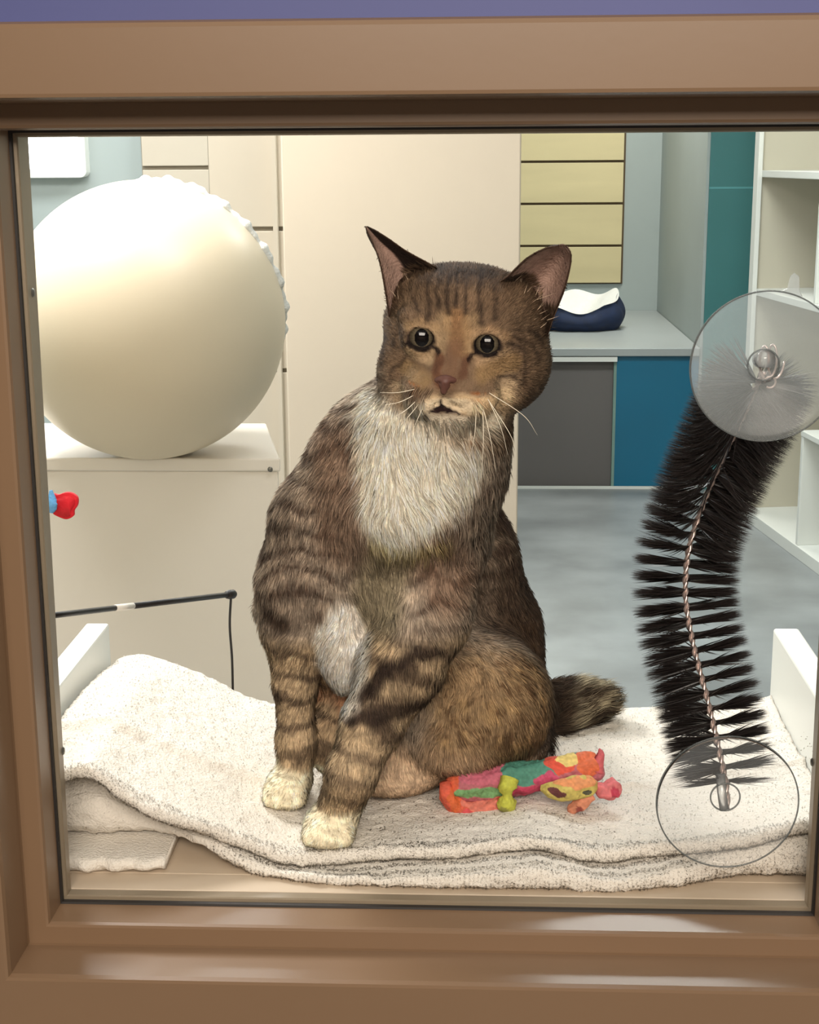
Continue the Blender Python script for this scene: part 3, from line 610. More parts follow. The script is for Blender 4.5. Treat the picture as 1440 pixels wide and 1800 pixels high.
# ---------------------------------------------------------------- the cat
pwL = hit_towel(505, 1420); pwR = hit_towel(582, 1488)
YLp, YRp = pwL[1]+0.012, pwR[1]+0.014
BY = 0.165
class Field:
    def __init__(s, lo, hi, h):
        s.lo = np.array(lo); s.h = h; s.n = np.ceil((np.array(hi)-s.lo)/h).astype(int)+1
        s.f = np.full(s.n, 0.06, np.float32)
    def win(s, lo, hi):
        a = np.clip(np.floor((np.array(lo)-s.lo)/s.h).astype(int), 0, s.n-1); b = np.clip(np.ceil((np.array(hi)-s.lo)/s.h).astype(int)+1, 1, s.n)
        sl = tuple(slice(i, j) for i, j in zip(a, b)); g = [s.lo[k]+s.h*np.arange(a[k], b[k]) for k in range(3)]
        return sl, np.meshgrid(*g, indexing='ij')
    def comb(s, sl, d, k, mode='add'):
        f = s.f[sl]; d = d.astype(np.float32)
        if mode == 'add':
            h = np.clip(0.5+0.5*(f-d)/k, 0, 1); s.f[sl] = f*(1-h)+d*h-k*h*(1-h)
        else:
            d = -d; h = np.clip(0.5-0.5*(f-d)/k, 0, 1); s.f[sl] = f*(1-h)+d*h+k*h*(1-h)
    def ell(s, c, r, k=0.012, rot=None, mode='add'):
        c = np.asarray(c, float); r = np.asarray(r, float)*np.ones(3); R_ = r.max()+k+0.012
        sl, (X, Y, Z) = s.win(c-R_, c+R_); Q = np.stack([X-c[0], Y-c[1], Z-c[2]], -1)
        if rot is not None: Q = Q@rot
        k0 = np.linalg.norm(Q/r, axis=-1); k1 = np.linalg.norm(Q/(r*r), axis=-1)+1e-9
        s.comb(sl, np.where(k0 < 1e-3, -r.min(), k0*(k0-1)/k1), k, mode)
    def cap(s, a, b, ra, rb, k=0.012, mode='add'):
        a = np.asarray(a, float); b = np.asarray(b, float); R_ = max(ra, rb)+k+0.012
        sl, (X, Y, Z) = s.win(np.minimum(a, b)-R_, np.maximum(a, b)+R_); P = np.stack([X, Y, Z], -1)
        ab = b-a; t = np.clip(((P-a)@ab)/(ab@ab), 0, 1); s.comb(sl, np.linalg.norm(P-a-t[..., None]*ab, axis=-1)-(ra+(rb-ra)*t), k, mode)
    def chain(s, pts, k=0.012):
        for p, q in zip(pts[:-1], pts[1:]): s.cap(p[0], q[0], p[1], q[1], k)
def surface_nets(fd):
    f = fd.f; n = f.shape; ins = f < 0
    c = [ins[i:n[0]-1+i, j:n[1]-1+j, k:n[2]-1+k] for i in (0, 1) for j in (0, 1) for k in (0, 1)]
    cnt = sum(x.astype(np.int8) for x in c); act = (cnt > 0) & (cnt < 8); ids = np.full(act.shape, -1, np.int64); I = np.argwhere(act); ids[act] = np.arange(len(I))
    acc = np.zeros((len(I), 3)); num = np.zeros(len(I)); cs = [(i, j, k) for i in (0, 1) for j in (0, 1) for k in (0, 1)]
    val = {q: f[I[:, 0]+q[0], I[:, 1]+q[1], I[:, 2]+q[2]].astype(float) for q in cs}
    for q in cs:
        for ax in range(3):
            if q[ax] == 0:
                r = list(q); r[ax] = 1; r = tuple(r); a, b = val[q], val[r]; m_ = (a < 0) != (b < 0); t = np.where(m_, a/(a-b+1e-20), 0)
                p = np.tile(np.array(q, float), (len(I), 1)); p[:, ax] = t; acc += p*m_[:, None]; num += m_
    V = fd.lo+fd.h*(I+acc/num[:, None]); Fs = []
    for ax in range(3):
        a1, a2 = (ax+1) % 3, (ax+2) % 3
        sl0 = [slice(None)]*3; sl1 = [slice(None)]*3; sl0[ax] = slice(0, -1); sl1[ax] = slice(1, None)
        e = np.argwhere(ins[tuple(sl0)] != ins[tuple(sl1)]); e = e[(e[:, a1] > 0) & (e[:, a2] > 0) & (e[:, a1] < n[a1]-1) & (e[:, a2] < n[a2]-1)]
        fl = ins[tuple(e.T)]; q = []
        for d1, d2 in ((0, 0), (-1, 0), (-1, -1), (0, -1)):
            w = e.copy(); w[:, a1] += d1; w[:, a2] += d2; q.append(ids[tuple(w.T)])
        q = np.stack(q, 1); q[~fl] = q[~fl][:, ::-1]; Fs.append(q)
    Fs = np.vstack(Fs); Fs = Fs[(Fs >= 0).all(1)]
    return V, Fs[:, ::1]
kB = px(BY)
HY = 0.118
fd = Field((at(415, 900, 0.18)[0], 0.012, ZT), (at(1130, 900, 0.26)[0], 0.345, at(800, 440, HY)[2]+0.012), 0.0021)
e = fd.ell; A = at
k_ = px(BY)
# trunk
e(A(695, 905, .150), (165*k_, .068, 150*k_), .03)
e(A(700, 830, .150), (150*k_, .066, 110*k_), .03)
e(A(662, 1010, .165), (166*k_, .068, 150*k_), .03)
e(A(700, 770, .160), (110*k_, .060, 90*k_), .03)
fd.cap(A(800, 690, .150), A(760, 790, .140), 105*k_, 118*k_, .03)
e(A(770, 800, .118), (92*k_, .034, 105*k_), .03)          # bib
e(A(720, 900, .100), (80*k_, .030, 60*k_), .03)
e(A(788, 768, .108), (66*k_, .026, 40*k_), .02)
e(A(720, 740, .125), (48*k_, .026, 45*k_), .02)
fd.chain([(A(775, 850, .215), 80*px(.2)), (A(812, 980, .235), 84*px(.22)), (A(842, 1110, .250), 96*px(.25)), (A(862, 1225, .250), 102*px(.25))], .03)
e(A(760, 1180, .20), (150*k_, .070, 130*k_), .03)
e(A(610, 1090, .175), (120*k_, .05, 130*k_), .03)
e(A(606, 1130, .120), (44*k_, .022, 92*k_), .015)         # white tuft of the belly
e(A(640, 1290, .165), (115*k_, .045, 92*k_), .02)
# haunch, shank, hind foot
e(A(862, 1235, .165), (112*px(.16), .052, 118*px(.16)), .02)
e(A(800, 1285, .150), (95*px(.15), .045, 80*px(.15)), .02)
e(A(690, 1352, .150), (95*px(.15), .036, 42*px(.15)), .015)
e(A(900, 1300, .21), (70*px(.2), .05, 50*px(.2)), .02)
# tail
fd.chain([(A(925, 1262, .270), .030), (A(975, 1255, .280), .024), (A(1022, 1238, .285), .0165), (A(1058, 1230, .282), .0125)], .015)
# fore leg left in the picture
fd.chain([(A(560, 920, .140), 85*k_), (A(532, 1030, .135), 70*k_), (A(516, 1100, .130), 52*k_)], .02)
fd.chain([(A(516, 1100, .130), 52*k_), (A(519, 1200, (.13+YLp)/2+.008), 37*px(.12)), (A(521, 1300, YLp+.012), 33*px(.12)), (A(517, 1372, YLp+.010), 34*px(.11))], .008)
e(A(472, 1068, .16), (24*k_, .02, 34*k_), .01)
# fore leg right in the picture
fd.chain([(A(770, 960, .125), 80*px(.12)), (A(748, 1080, .105), 72*px(.1)), (A(706, 1172, .095), 66*px(.1)), (A(655, 1270, .080), 54*px(.08))], .016)
fd.chain([(A(655, 1270, .080), 54*px(.08)), (A(618, 1360, .064), 44*px(.06)), (A(594, 1430, YRp+.006), 40*px(.06))], .008)
# paws with toes
def paw(u0, u1, vt, vb, Yp, k):
    cu = (u0+u1)/2; w = (u1-u0)/2*px(Yp); zc_ = A(cu, vb, Yp)[2]
    c = A(cu, (vt+vb)/2, Yp); zb_ = float(towel_z(c[0:1], np.array([Yp]))[0]); h = max(0.012, c[2]-zb_)
    e((c[0], Yp+.004, zb_+h*0.95), (w*0.92, .024, h*1.02), k)
    for t in (-0.66, -0.23, 0.23, 0.66):
        e((c[0]+t*w, Yp-.016+.008*abs(t), zb_+h*0.60), (w*0.29, .0125, h*0.60), .006)
    return c[0], zb_, w
pl_ = paw(461, 547, 1362, 1420, YLp, .006); pr_ = paw(528, 631, 1432, 1488, YRp, .006)
# head
HC = A(818, 577, .130); kh = px(.09)
rz = lambda a: np.array([[math.cos(a), 0, math.sin(a)], [0, 1, 0], [-math.sin(a), 0, math.cos(a)]])
tilt = rz(math.radians(6))
e(HC, (.0575, .054, .0415), .012, tilt)
e(A(822, 517, .122), (.046, .042, .0185), .012, tilt)
e(A(722, 650, .112), .0235, .014); e(A(880, 655, .118), .029, .014); e(A(905, 640, .130), .023, .014)
e(A(762, 693, .079), (.0175, .016, .0128), .008); e(A(824, 699, .081), (.0195, .016, .0135), .008)
e(A(790, 680, .085), (.030, .022, .022), .012)
e(A(789, 731, .093), (.0170, .018, .0100), .014)
fd.cap(A(806, 560, .088), A(789, 662, .070), .0125, .0085, .010)
e(A(745, 560, .090), (.017, .010, .007), .010, tilt); e(A(862, 570, .092), (.017, .010, .007), .010, tilt)
EYE = [(741, 592, .0865), (856, 603, .0885)]
for u, v, y in EYE:
    c = A(u, v, y); e(c, .0140, .006)
for (u, v, y), s_i in zip(EYE, (-1, 1)):
    c = A(u, v+1.5, y-.0115); e(c, (.0080, .011, .0059), .0014, rz(math.radians(8 if s_i < 0 else 2)), mode='sub')
# nostril wings and mouth cleft
fd.cap(A(780, 687, .060), A(780, 700, .060), .0010, .0010, .002, 'sub')

for P_ in (((780, 703), (765, 713)), ((780, 703), (808, 717)), ((772, 713), (800, 716))):
    fd.cap(A(*P_[0], .0610), A(*P_[1], .0650), .0016 if P_[0][0] == 780 else .0028, .0016 if P_[0][0] == 780 else .0022, .002, 'sub')
V, Fq = surface_nets(fd)
# smooth the net a little
def adj_smooth(V, Fq, it=2, lam=0.5):
    for _ in range(it):
        acc = np.zeros_like(V); c = np.zeros(len(V))
        for a, b in ((0, 1), (1, 2), (2, 3), (3, 0)):
            np.add.at(acc, Fq[:, a], V[Fq[:, b]]); np.add.at(acc, Fq[:, b], V[Fq[:, a]]); np.add.at(c, Fq[:, a], 1); np.add.at(c, Fq[:, b], 1)
        V = V+(acc/c[:, None]-V)*lam
    return V
V = adj_smooth(V, Fq, 2, 0.4)
# keep the largest connected body only
V[:, 2] = np.maximum(V[:, 2], towel_z(V[:, 0], V[:, 1])+0.0004)
# ears: cupped leaves, thin walled
def quad3(a, b, c, t): return a*((1-t)*(1-2*t))[..., None]+b*(4*t*(1-t))[..., None]+c*(t*(2*t-1))[..., None]
def ear(Lp, Mp, Rp, thick, n=40, mM=28):
    L_, Mi, R_ = smooth_path(Lp, n), smooth_path(Mp, n), smooth_path(Rp, n); t = np.linspace(0, 1, mM)
    G = quad3(L_[:, None, :], Mi[:, None, :], R_[:, None, :], np.tile(t, (n, 1))); du = np.gradient(G, axis=0); dv_ = np.gradient(G, axis=1)
    N = np.cross(du, dv_); N /= np.linalg.norm(N, axis=2)[..., None]+1e-12
    if N[n//3, mM//2, 1] > 0: N = -N
    edge = np.minimum(1, np.minimum(t, 1-t)*8)[None, :, None]*np.minimum(1, (1-np.linspace(0, 1, n))*8)[:, None, None]
    Bk = G-N*thick*(0.25+0.75*edge)
    VV = np.vstack([G.reshape(-1, 3), Bk.reshape(-1, 3)]); g = grid_faces(n, mM); nn = n*mM; F_ = [tuple(q) for q in g]+[tuple(q[::-1]+nn) for q in g]
    bd_ = [i*mM for i in range(n)]+[(n-1)*mM+j for j in range(1, mM)]+[i*mM+mM-1 for i in range(n-2, -1, -1)]
    F_ += [(bd_[i+1], bd_[i], bd_[i]+nn, bd_[i+1]+nn) for i in range(len(bd_)-1)]
    inner = np.r_[np.ones(nn), np.zeros(nn)]
    return VV, F_, inner, G, N
E1v, E1f, E1i, G1, N1 = ear([A(684, 556, .108), A(678, 515, .104), A(668, 462, .104), A(655, 425, .104), A(643, 398, .104)],
                            [A(720, 540, .128), A(712, 500, .128), A(692, 455, .120), A(665, 425, .112), A(644, 398, .105)],
                            [A(778, 476, .108), A(752, 462, .108), A(712, 440, .108), A(676, 415, .107), A(645, 397, .106)], .0022)
E2v, E2f, E2i, G2, N2 = ear([A(862, 505, .098), A(890, 488, .094), A(925, 455, .094), A(958, 437, .098), A(980, 433, .102)],
                            [A(925, 560, .132), A(938, 520, .136), A(962, 480, .132), A(983, 450, .120), A(993, 431, .106)],
                            [A(962, 592, .112), A(972, 560, .106), A(992, 510, .106), A(1003, 465, .106), A(1003, 443, .105)], .0022)
BV = np.vstack([V, E1v, E2v]); o1 = len(V); o2 = o1+len(E1v)
# ------------- coat colours, laid out on the cat itself
def proj(P, Y0):            # where the coat point sits on the frontal plane Y0 of the cat
    Q = np.stack([P[:, 0], np.full(len(P), Y0), P[:, 2]], 1)-CAM; z = Q@AF
    return PW/2+F*(Q@AX)/z, PH/2-F*(Q@AU)/z
def segd(P, pts, Y=None):
    d = np.full(len(P), 9.0); w = None
    for a, b in zip(pts[:-1], pts[1:]):
        a, b = np.asarray(a), np.asarray(b); ab = b-a; t = np.clip(((P-a)@ab)/(ab@ab), 0, 1); d = np.minimum(d, np.linalg.norm(P-a-t[:, None]*ab, axis=1))
    return d
def seg2(u, v, pts):
    d = np.full(len(u), 999.0)
    for a, b in zip(pts[:-1], pts[1:]):
        ax, ay = a; bx, by = b; dx, dy = bx-ax, by-ay; t = np.clip(((u-ax)*dx+(v-ay)*dy)/(dx*dx+dy*dy+1e-9), 0, 1); d = np.minimum(d, np.hypot(u-ax-t*dx, v-ay-t*dy))
    return d
legL = [A(516, 1080, .130), A(519, 1200, .115), A(521, 1300, YLp+.01), A(515, 1372, YLp)]
legR = [A(748, 1080, .105), A(706, 1172, .095), A(655, 1270, .080), A(618, 1360, .064), A(590, 1440, YRp)]
headC = np.array(HC)
def wave(P):
    ub, vb = proj(P, .12); n1 = vnoise(P, 45, 1); n2 = vnoise(P, 110, 12)
    return np.sin((vb+24*n1+9*n2-0.16*np.abs(ub-665))/6.2)
def coat(P, soft=1.0):
    n = len(P); u, v = proj(P, .09); ub, vb = proj(P, .12)
    n1 = vnoise(P, 45, 1); n2 = vnoise(P, 130, 2); n3 = vnoise(P, 320, 3); nf_ = vnoise(P*np.array([1, 1, 2.6]), 190, 4)
    mixc = lambda C, col, w: C*(1-np.clip(w, 0, 1)[:, None])+np.array(col, float)*np.clip(w, 0, 1)[:, None]
    C = np.tile(np.array([180., 164, 146]), (n, 1)); C = mixc(C, (146, 130, 114), 0.5+0.5*n1)
    hd = sstep(.072, .062, np.linalg.norm((P-headC)*np.array([.95, .9, 1.0]), axis=1)) if n else 0
    hd = np.maximum(hd, sstep(.072, .062, np.linalg.norm((P-headC-np.array([0.01, -.01, -.022]))*np.array([.95, .9, 1.0]), axis=1)))
    front = sstep(.175, .145, P[:, 1])
    # back and flank: darker, mottled
    back = sstep(800, 905, ub+25*n1)*sstep(800, 870, vb)*sstep(.155, .185, P[:, 1]); C = mixc(C, (70, 54, 42), back*0.9)
    C = mixc(C, (44, 34, 28), back*sstep(.15, .6, nf_+0.5*n1))
    # wavy dark bars over shoulders and chest
    wv = wave(P); body = (1-hd)*sstep(1120, 1040, vb)
    C = mixc(C, (76, 60, 50), body*sstep(.25, .8, wv+.5*nf_)*0.88*sstep(-.6, .4, n1+.4))
    C = mixc(C, (196, 172, 148), body*sstep(.45, .9, -wv)*0.45)
    C = mixc(C, (134, 104, 84), body*front*sstep(70, 20, seg2(ub, vb, [(590, 790), (600, 850), (610, 930), (780, 960), (800, 1010)]))*0.55)
    C = mixc(C, (150, 138, 112), front*sstep(60, 25, seg2(ub, vb, [(690, 960), (670, 1010), (665, 1060), (640, 1120)]))*0.8)
    C = mixc(C, (104, 94, 74), front*sstep(60, 25, seg2(ub, vb, [(690, 960), (670, 1010), (665, 1060)]))*sstep(.2, .7, n3+n2*.6)*0.7)
    # haunch
    ha = sstep(720, 790, ub)*sstep(1130, 1200, vb); C = mixc(C, (150, 118, 78), ha*0.65*front); C = mixc(C, (78, 58, 40), ha*sstep(0.0, .45, nf_+.4*n1)*0.85); C = mixc(C, (184, 152, 108), ha*front*sstep(.2, .6, vnoise(P, 150, 14)-.3*nf_)*.6)
    C = mixc(C, (70, 52, 38), sstep(.19, .21, P[:, 1])*ha*.6)
    under = sstep(1290, 1345, vb+8*n1)*sstep(900, 820, ub); C = mixc(C, (198, 168, 138), under*.8*front)
    C = mixc(C, (172, 118, 84), sstep(60, 25, seg2(ub, vb, [(575, 1235), (580, 1330)]))*sstep(.12, .135, P[:, 1])*.8)
    C = mixc(C, (176, 134, 98), sstep(50, 20, seg2(ub, vb, [(640, 1330), (740, 1330)]))*sstep(.12, .135, P[:, 1])*.6)
    # legs with rings
    for leg, ph, rr in ((legL, 0, .034), (legR, 1.2, .040)):
        d = segd(P, leg); w = sstep(rr+.006, rr-.004, d)*sstep(1100, 1140, vb) if ph == 0 else sstep(rr+.008, rr-.004, d)*sstep(1075, 1110, vb)*sstep(.135, .115, P[:, 1])
        ax = np.array(leg[-1])-np.array(leg[0]); L_ = np.linalg.norm(ax); ax /= L_; s = (P-np.array(leg[0]))@ax
        C = mixc(C, (182, 158, 126), w*.9)
        ring = np.sin(s*2*math.pi/.0205+ph+n1*2.4+n2*1.2+20*(P[:, 0]-leg[1][0])*(1 if ph else -1)); fade = sstep(.125, .08, s)*0.5+0.5
        C = mixc(C, (66, 52, 42), w*sstep(.35, .9, ring+.25*n3)*.72*fade)
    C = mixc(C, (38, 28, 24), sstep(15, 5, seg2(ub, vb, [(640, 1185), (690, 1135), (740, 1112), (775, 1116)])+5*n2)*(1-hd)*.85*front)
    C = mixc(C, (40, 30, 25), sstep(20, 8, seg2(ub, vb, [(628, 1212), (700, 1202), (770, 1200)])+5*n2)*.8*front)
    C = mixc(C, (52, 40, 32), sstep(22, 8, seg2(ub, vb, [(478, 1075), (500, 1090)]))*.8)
    # tail
    tl = sstep(955, 1000, ub)*sstep(1160, 1200, vb); C = mixc(C, (58, 46, 36), tl*.9); C = mixc(C, (168, 156, 130), tl*sstep(1020, 1055, ub)*sstep(-.1, .5, n2+.3))
    C = mixc(C, (40, 32, 26), tl*sstep(18, 6, seg2(ub, vb, [(1010, 1205), (1070, 1210), (1080, 1245)])))
    # white bib
    VL = np.array([690, 740, 800, 850, 880, 905, 935, 960]); LL = np.array([628, 622, 628, 636, 642, 645, 660, 700]); RR = np.array([850, 872, 858, 838, 806, 772, 740, 705])
    l, r = np.interp(vb, VL, LL), np.interp(vb, VL, RR); wb = sstep(-10, 12, (ub-l)+9*n2+5*n3)*sstep(-10, 12, (r-ub)+9*n2+5*n3)*sstep(955, 930, vb+10*n2)*sstep(680, 700, vb)*sstep(.17, .15, P[:, 1])
    C = mixc(C, (244, 231, 208), wb)
    C = mixc(C, (186, 170, 112), sstep(15, 4, seg2(ub, vb, [(665, 935), (700, 948), (740, 946), (790, 940)])+6*n2)*front*.75)
    # white tuft below
    VL = np.array([1030, 1060, 1100, 1150, 1200, 1230]); LL = np.array([598, 578, 558, 552, 562, 580]); RR = np.array([620, 640, 655, 655, 640, 615])
    l, r = np.interp(vb, VL, LL), np.interp(vb, VL, RR); wb = sstep(-8, 10, (ub-l)+8*n2)*sstep(-8, 10, (r-ub)+8*n2)*sstep(1235, 1215, vb)*sstep(1025, 1060, vb)*sstep(.165, .15, P[:, 1])
    C = mixc(C, (242, 230, 214), wb)
    # white paws
    dz = P[:, 2]-towel_z(P[:, 0], P[:, 1])
    for leg, rr, hh in ((legL, .045, .026), (legR, .048, .024)):
        dd = np.hypot(P[:, 0]-leg[-1][0], P[:, 1]-leg[-1][1]); C = mixc(C, (236, 222, 190), sstep(rr, rr-.008, dd)*sstep(hh+.003, hh-.003, dz+.002*n2))
    # ---------- head
    u = u+3.5*n2; v = v+2*n3
    H = np.tile(np.array([128., 104, 82]), (n, 1)); H = mixc(H, (104, 84, 66), .5+.5*n1)
    def st(col, w, pts, soft_=4, k=1.0):
        nonlocal H
        H = mixc(H, col, sstep(w+soft_/2, w-soft_/2, seg2(u, v, pts)+2.0*n3+1.2*n2)*k)
    st((140, 104, 70), 22, [(812, 600), (800, 560)], 14, .7)
    st((186, 158, 120), 15, [(779, 560), (774, 590), (766, 610)], 12, .55); st((182, 152, 112), 14, [(830, 560), (828, 600), (826, 612)], 12, .5)
    st((170, 140, 104), 7, [(715, 570), (740, 562), (768, 572)], 7, .7); st((170, 138, 104), 8, [(832, 582), (862, 576), (892, 590)], 8, .6)
    st((112, 82, 62), 15, [(800, 606), (790, 660)], 20, .65); st((92, 56, 40), 8, [(772, 622), (768, 645), (775, 665)], 7, .7); st((88, 54, 40), 8, [(822, 625), (815, 650)], 8, .6)
    st((206, 176, 138), 10, [(722, 615), (740, 622), (752, 625)], 9, .7); st((204, 170, 132), 9, [(845, 632), (870, 630), (890, 618)], 9, .6)
    st((146, 118, 80), 14, [(715, 645), (748, 660)], 16, .6); st((152, 122, 82), 16, [(850, 652), (900, 636)], 16, .6)
    st((86, 68, 54), 22, [(748, 474), (890, 486)], 18, .75)
    st((216, 188, 150), 17, [(752, 705), (768, 698)], 10, .8); st((216, 186, 146), 20, [(812, 700), (850, 708), (885, 700)], 12, .85)
    st((222, 194, 156), 18, [(893, 676), (900, 705), (880, 735)], 26, .6); st((210, 184, 150), 20, [(700, 690), (730, 712)], 14, .55)
    for q in ([(722, 664), (738, 672)], [(716, 680), (735, 686)], [(722, 696), (742, 698)], [(828, 678), (852, 682)], [(826, 690), (852, 694)], [(832, 702), (850, 706)]): st((166, 92, 44), 1.6, q, 3, .55)
    st((228, 212, 188), 24, [(680, 752), (730, 740), (790, 742), (862, 750)], 14, .95); st((226, 204, 172), 11, [(748, 704), (774, 699)], 6, .95); st((226, 204, 172), 12, [(786, 699), (840, 706)], 6, .95)
    # forehead and cheek stripes
    D_ = (48, 37, 30)
    for q, w in (([(752, 560), (757, 530), (752, 500), (765, 478)], 4.5), ([(845, 562), (846, 530), (842, 505), (845, 478)], 5.5), ([(788, 545), (783, 515), (790, 485)], 4.5), ([(818, 545), (822, 515), (815, 488)], 4.5),
                 ([(800, 535), (804, 505), (802, 475)], 4), ([(770, 535), (768, 505), (778, 476)], 4), ([(735, 545), (725, 520), (735, 500)], 3), ([(868, 560), (872, 530), (866, 505)], 3.5),
                 ([(894, 600), (918, 610), (926, 640), (922, 672)], 4.0), ([(878, 660), (905, 662), (915, 680)], 3.5), ([(905, 590), (940, 610), (950, 640)], 5),
                 ([(716, 585), (696, 590), (686, 610)], 4), ([(712, 630), (690, 650), (684, 672)], 4), ([(770, 474), (870, 484)], 9), ([(935, 580), (958, 610)], 6), ([(672, 600), (668, 650)], 6)): st(D_, w*.8, q, 5, .62)
    for u0, v0, y0 in EYE:      # dark lid rims
        de = np.hypot((u-u0)/21.5, (v-v0-1)/17); H = mixc(H, (24, 17, 15), sstep(1.28, 1.05, de+.05*n3)); H = mixc(H, (196, 166, 130), (sstep(1.7, 1.5, de)*sstep(1.25, 1.4, de))*np.where(v > v0, .45, .3))
    H = mixc(H, (28, 18, 16), sstep(5, 2.5, seg2(u, v, [(722, 597), (713, 602)]))); H = mixc(H, (28, 18, 16), sstep(5, 2.5, seg2(u, v, [(766, 606), (770, 614)]))*.9); H = mixc(H, (28, 18, 16), sstep(5, 2.5, seg2(u, v, [(832, 616), (826, 624)]))*.9)
    H = mixc(H, (24, 14, 14), sstep(3.0, 1.4, seg2(u, v, [(779, 694), (779, 703), (759, 715)]))*sstep(.10, .09, P[:, 1]))
    H = mixc(H, (24, 14, 14), sstep(3.2, 1.5, seg2(u, v, [(779, 703), (795, 710), (811, 719)]))*sstep(.10, .09, P[:, 1])); H = mixc(H, (34, 18, 18), sstep(4.8, 3.0, seg2(u, v, [(770, 713), (780, 710), (800, 716)]))*sstep(.10, .09, P[:, 1]))
    C = C*(1-hd[:, None])+H*hd[:, None]
    H = 0
    # bib overrides lower edge of the jaw smoothly; speckle (agouti)
    C = C*(1+0.10*n3+0.06*n2+0.20*nf_*(1-hd))[:, None]
    return np.clip(C, 4, 250)
def vert_normals(V, Fq):
    fn = np.cross(V[Fq[:, 2]]-V[Fq[:, 0]], V[Fq[:, 3]]-V[Fq[:, 1]]); N = np.zeros_like(V)
    for k in range(4): np.add.at(N, Fq[:, k], fn)
    return N/(np.linalg.norm(N, axis=1)[:, None]+1e-12)
uw, vw = proj(V, .12); inbib = sstep(600, 640, uw)*sstep(890, 850, uw)*sstep(945, 905, vw)
ww = sstep(820, 890, vw)*sstep(1090, 1040, vw)*sstep(.19, .165, V[:, 1])*(1-inbib)
V = V+vert_normals(V, Fq)*((wave(V)*.0019+vnoise(V, 170, 77)*.0008)*ww+vnoise(V, 120, 78)*.0007*sstep(.07, .08, np.linalg.norm(V-headC, axis=1))*sstep(1350, 1250, vw))[:, None]
colB = coat(V)
def earcol(VV, inner, fold):
    n2 = vnoise(VV, 200, 6)[:, None]; back = np.array([62, 48, 40.])*(1+.12*n2); nn = len(VV)//2; t = np.tile(np.linspace(0, 1, 28), len(VV)//28)[:, None]
    pink = np.array([170, 140, 126.])*(1+.08*n2); s = np.repeat(np.linspace(0, 1, 40), 28)[:, None]; s = np.vstack([s, s])
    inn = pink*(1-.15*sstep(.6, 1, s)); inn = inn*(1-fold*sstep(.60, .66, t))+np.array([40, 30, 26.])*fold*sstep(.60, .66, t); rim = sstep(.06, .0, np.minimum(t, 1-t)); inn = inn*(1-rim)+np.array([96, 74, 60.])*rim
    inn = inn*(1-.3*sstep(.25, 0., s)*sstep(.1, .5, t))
    return np.where(inner[:, None] > .5, inn, back)
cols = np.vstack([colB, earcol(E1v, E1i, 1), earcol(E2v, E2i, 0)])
allF = list(map(tuple, Fq))+[tuple(i+o1 for i in q) for q in E1f]+[tuple(i+o2 for i in q) for q in E2f]
cat = tag(empty('cat', (float(A(700, 1400, .12)[0]), .14, ZT+.02)), 'brown tabby cat with white bib and paws sitting on the white towel', 'cat')
M_skin = mat('cat_coat', (255, 255, 255), 0.8, attr='col', bump=0.4, bscale=500, spec=0.15)
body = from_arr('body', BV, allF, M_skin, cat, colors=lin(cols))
bpy.context.view_layer.update()
# ------------- fur
vn = np.empty(len(body.data.vertices)*3, np.float32); body.data.vertices.foreach_get('normal', vn)
noseP = A(787, 668, .066)
def flow(P, N, u, v):
    """lie of the coat: back from the nose on the head, down and outwards elsewhere"""
    hdw = sstep(.085, .065, np.linalg.norm(P-headC, axis=1))[:, None]
    dh = P-(noseP+np.array([0, -.01, 0])); dh /= np.linalg.norm(dh, axis=1)[:, None]
    db = np.tile(np.array([0, 0, -1.0]), (len(P), 1)); db[:, 0] += np.clip((P[:, 0]-A(690, 900, .15)[0])*4, -.5, .5)
    tlw = (sstep(965, 1000, u)*sstep(1160, 1190, v))[:, None]; db = db*(1-tlw)+np.array([.9, 0, .35])*tlw
    D = dh*hdw+db*(1-hdw)
    w = np.stack([vnoise(P, 55, 31+k) for k in range(3)], -1)+0.7*np.stack([vnoise(P, 150, 41+k) for k in range(3)], -1)
    D = D+w*0.45*(1-0.65*hdw); D -= N*np.sum(D*N, 1)[:, None]; D /= np.linalg.norm(D, axis=1)[:, None]+1e-9
    return D, hdw[:, 0]
def wt(c, n):
    u, v = proj(c, .09); w = np.where(c[:, 1] < .19, 1.0, .75); w = w*np.where(n[:, 1] > .55, .35, 1.0)
    w = w*np.where(np.linalg.norm(c-headC, axis=1) < .08, 2.4, 1.0)
    for u0, v0, y0 in EYE: w = w*np.where((np.hypot((u-u0)/22, (v-v0)/18) < 1.08) & (c[:, 1] < .12), 0, 1)
    w = w*np.where((np.hypot((u-783)/20, (v-676)/15) < 1.0) & (c[:, 1] < .09), 0, 1)
    w = w*np.where((seg2(u, v, [(757, 716), (779, 703), (812, 719)]) < 8) & (c[:, 1] < .09), 0, 1)
    return w
NF = 190000
P, N = mesh_samples(body, NF, wt); N = N/np.linalg.norm(N, axis=1)[:, None]
isear = np.zeros(len(P), bool)
for EV in (E1v, E2v):
    lo_, hi_ = EV.min(0)-.001, EV.max(0)+.001; isear |= ((P > lo_) & (P < hi_)).all(1) & (P[:, 2] > A(800, 545, .12)[2]) & (np.linalg.norm(P-headC, axis=1) > .057)
u_, v_ = proj(P, .12); uf, vf = proj(P, .09)
D, hdw = flow(P, N, u_, v_)
Lf = np.where(hdw > .5, .0052, .0105)
dn = np.linalg.norm(P-noseP, axis=1); Lf = np.where(hdw > .3, np.clip(.0014+.085*(dn-.012), .0016, .0105), Lf)
dz = P[:, 2]-towel_z(P[:, 0], P[:, 1]); inleg = (segd(P, legL) < .045) | (segd(P, legR) < .05)
Lf = np.where(inleg & (v_ > 1180), .0080, Lf); Lf = np.where(dz < .028, np.minimum(Lf, .0035+.1*np.clip(dz, 0, .1)), Lf)
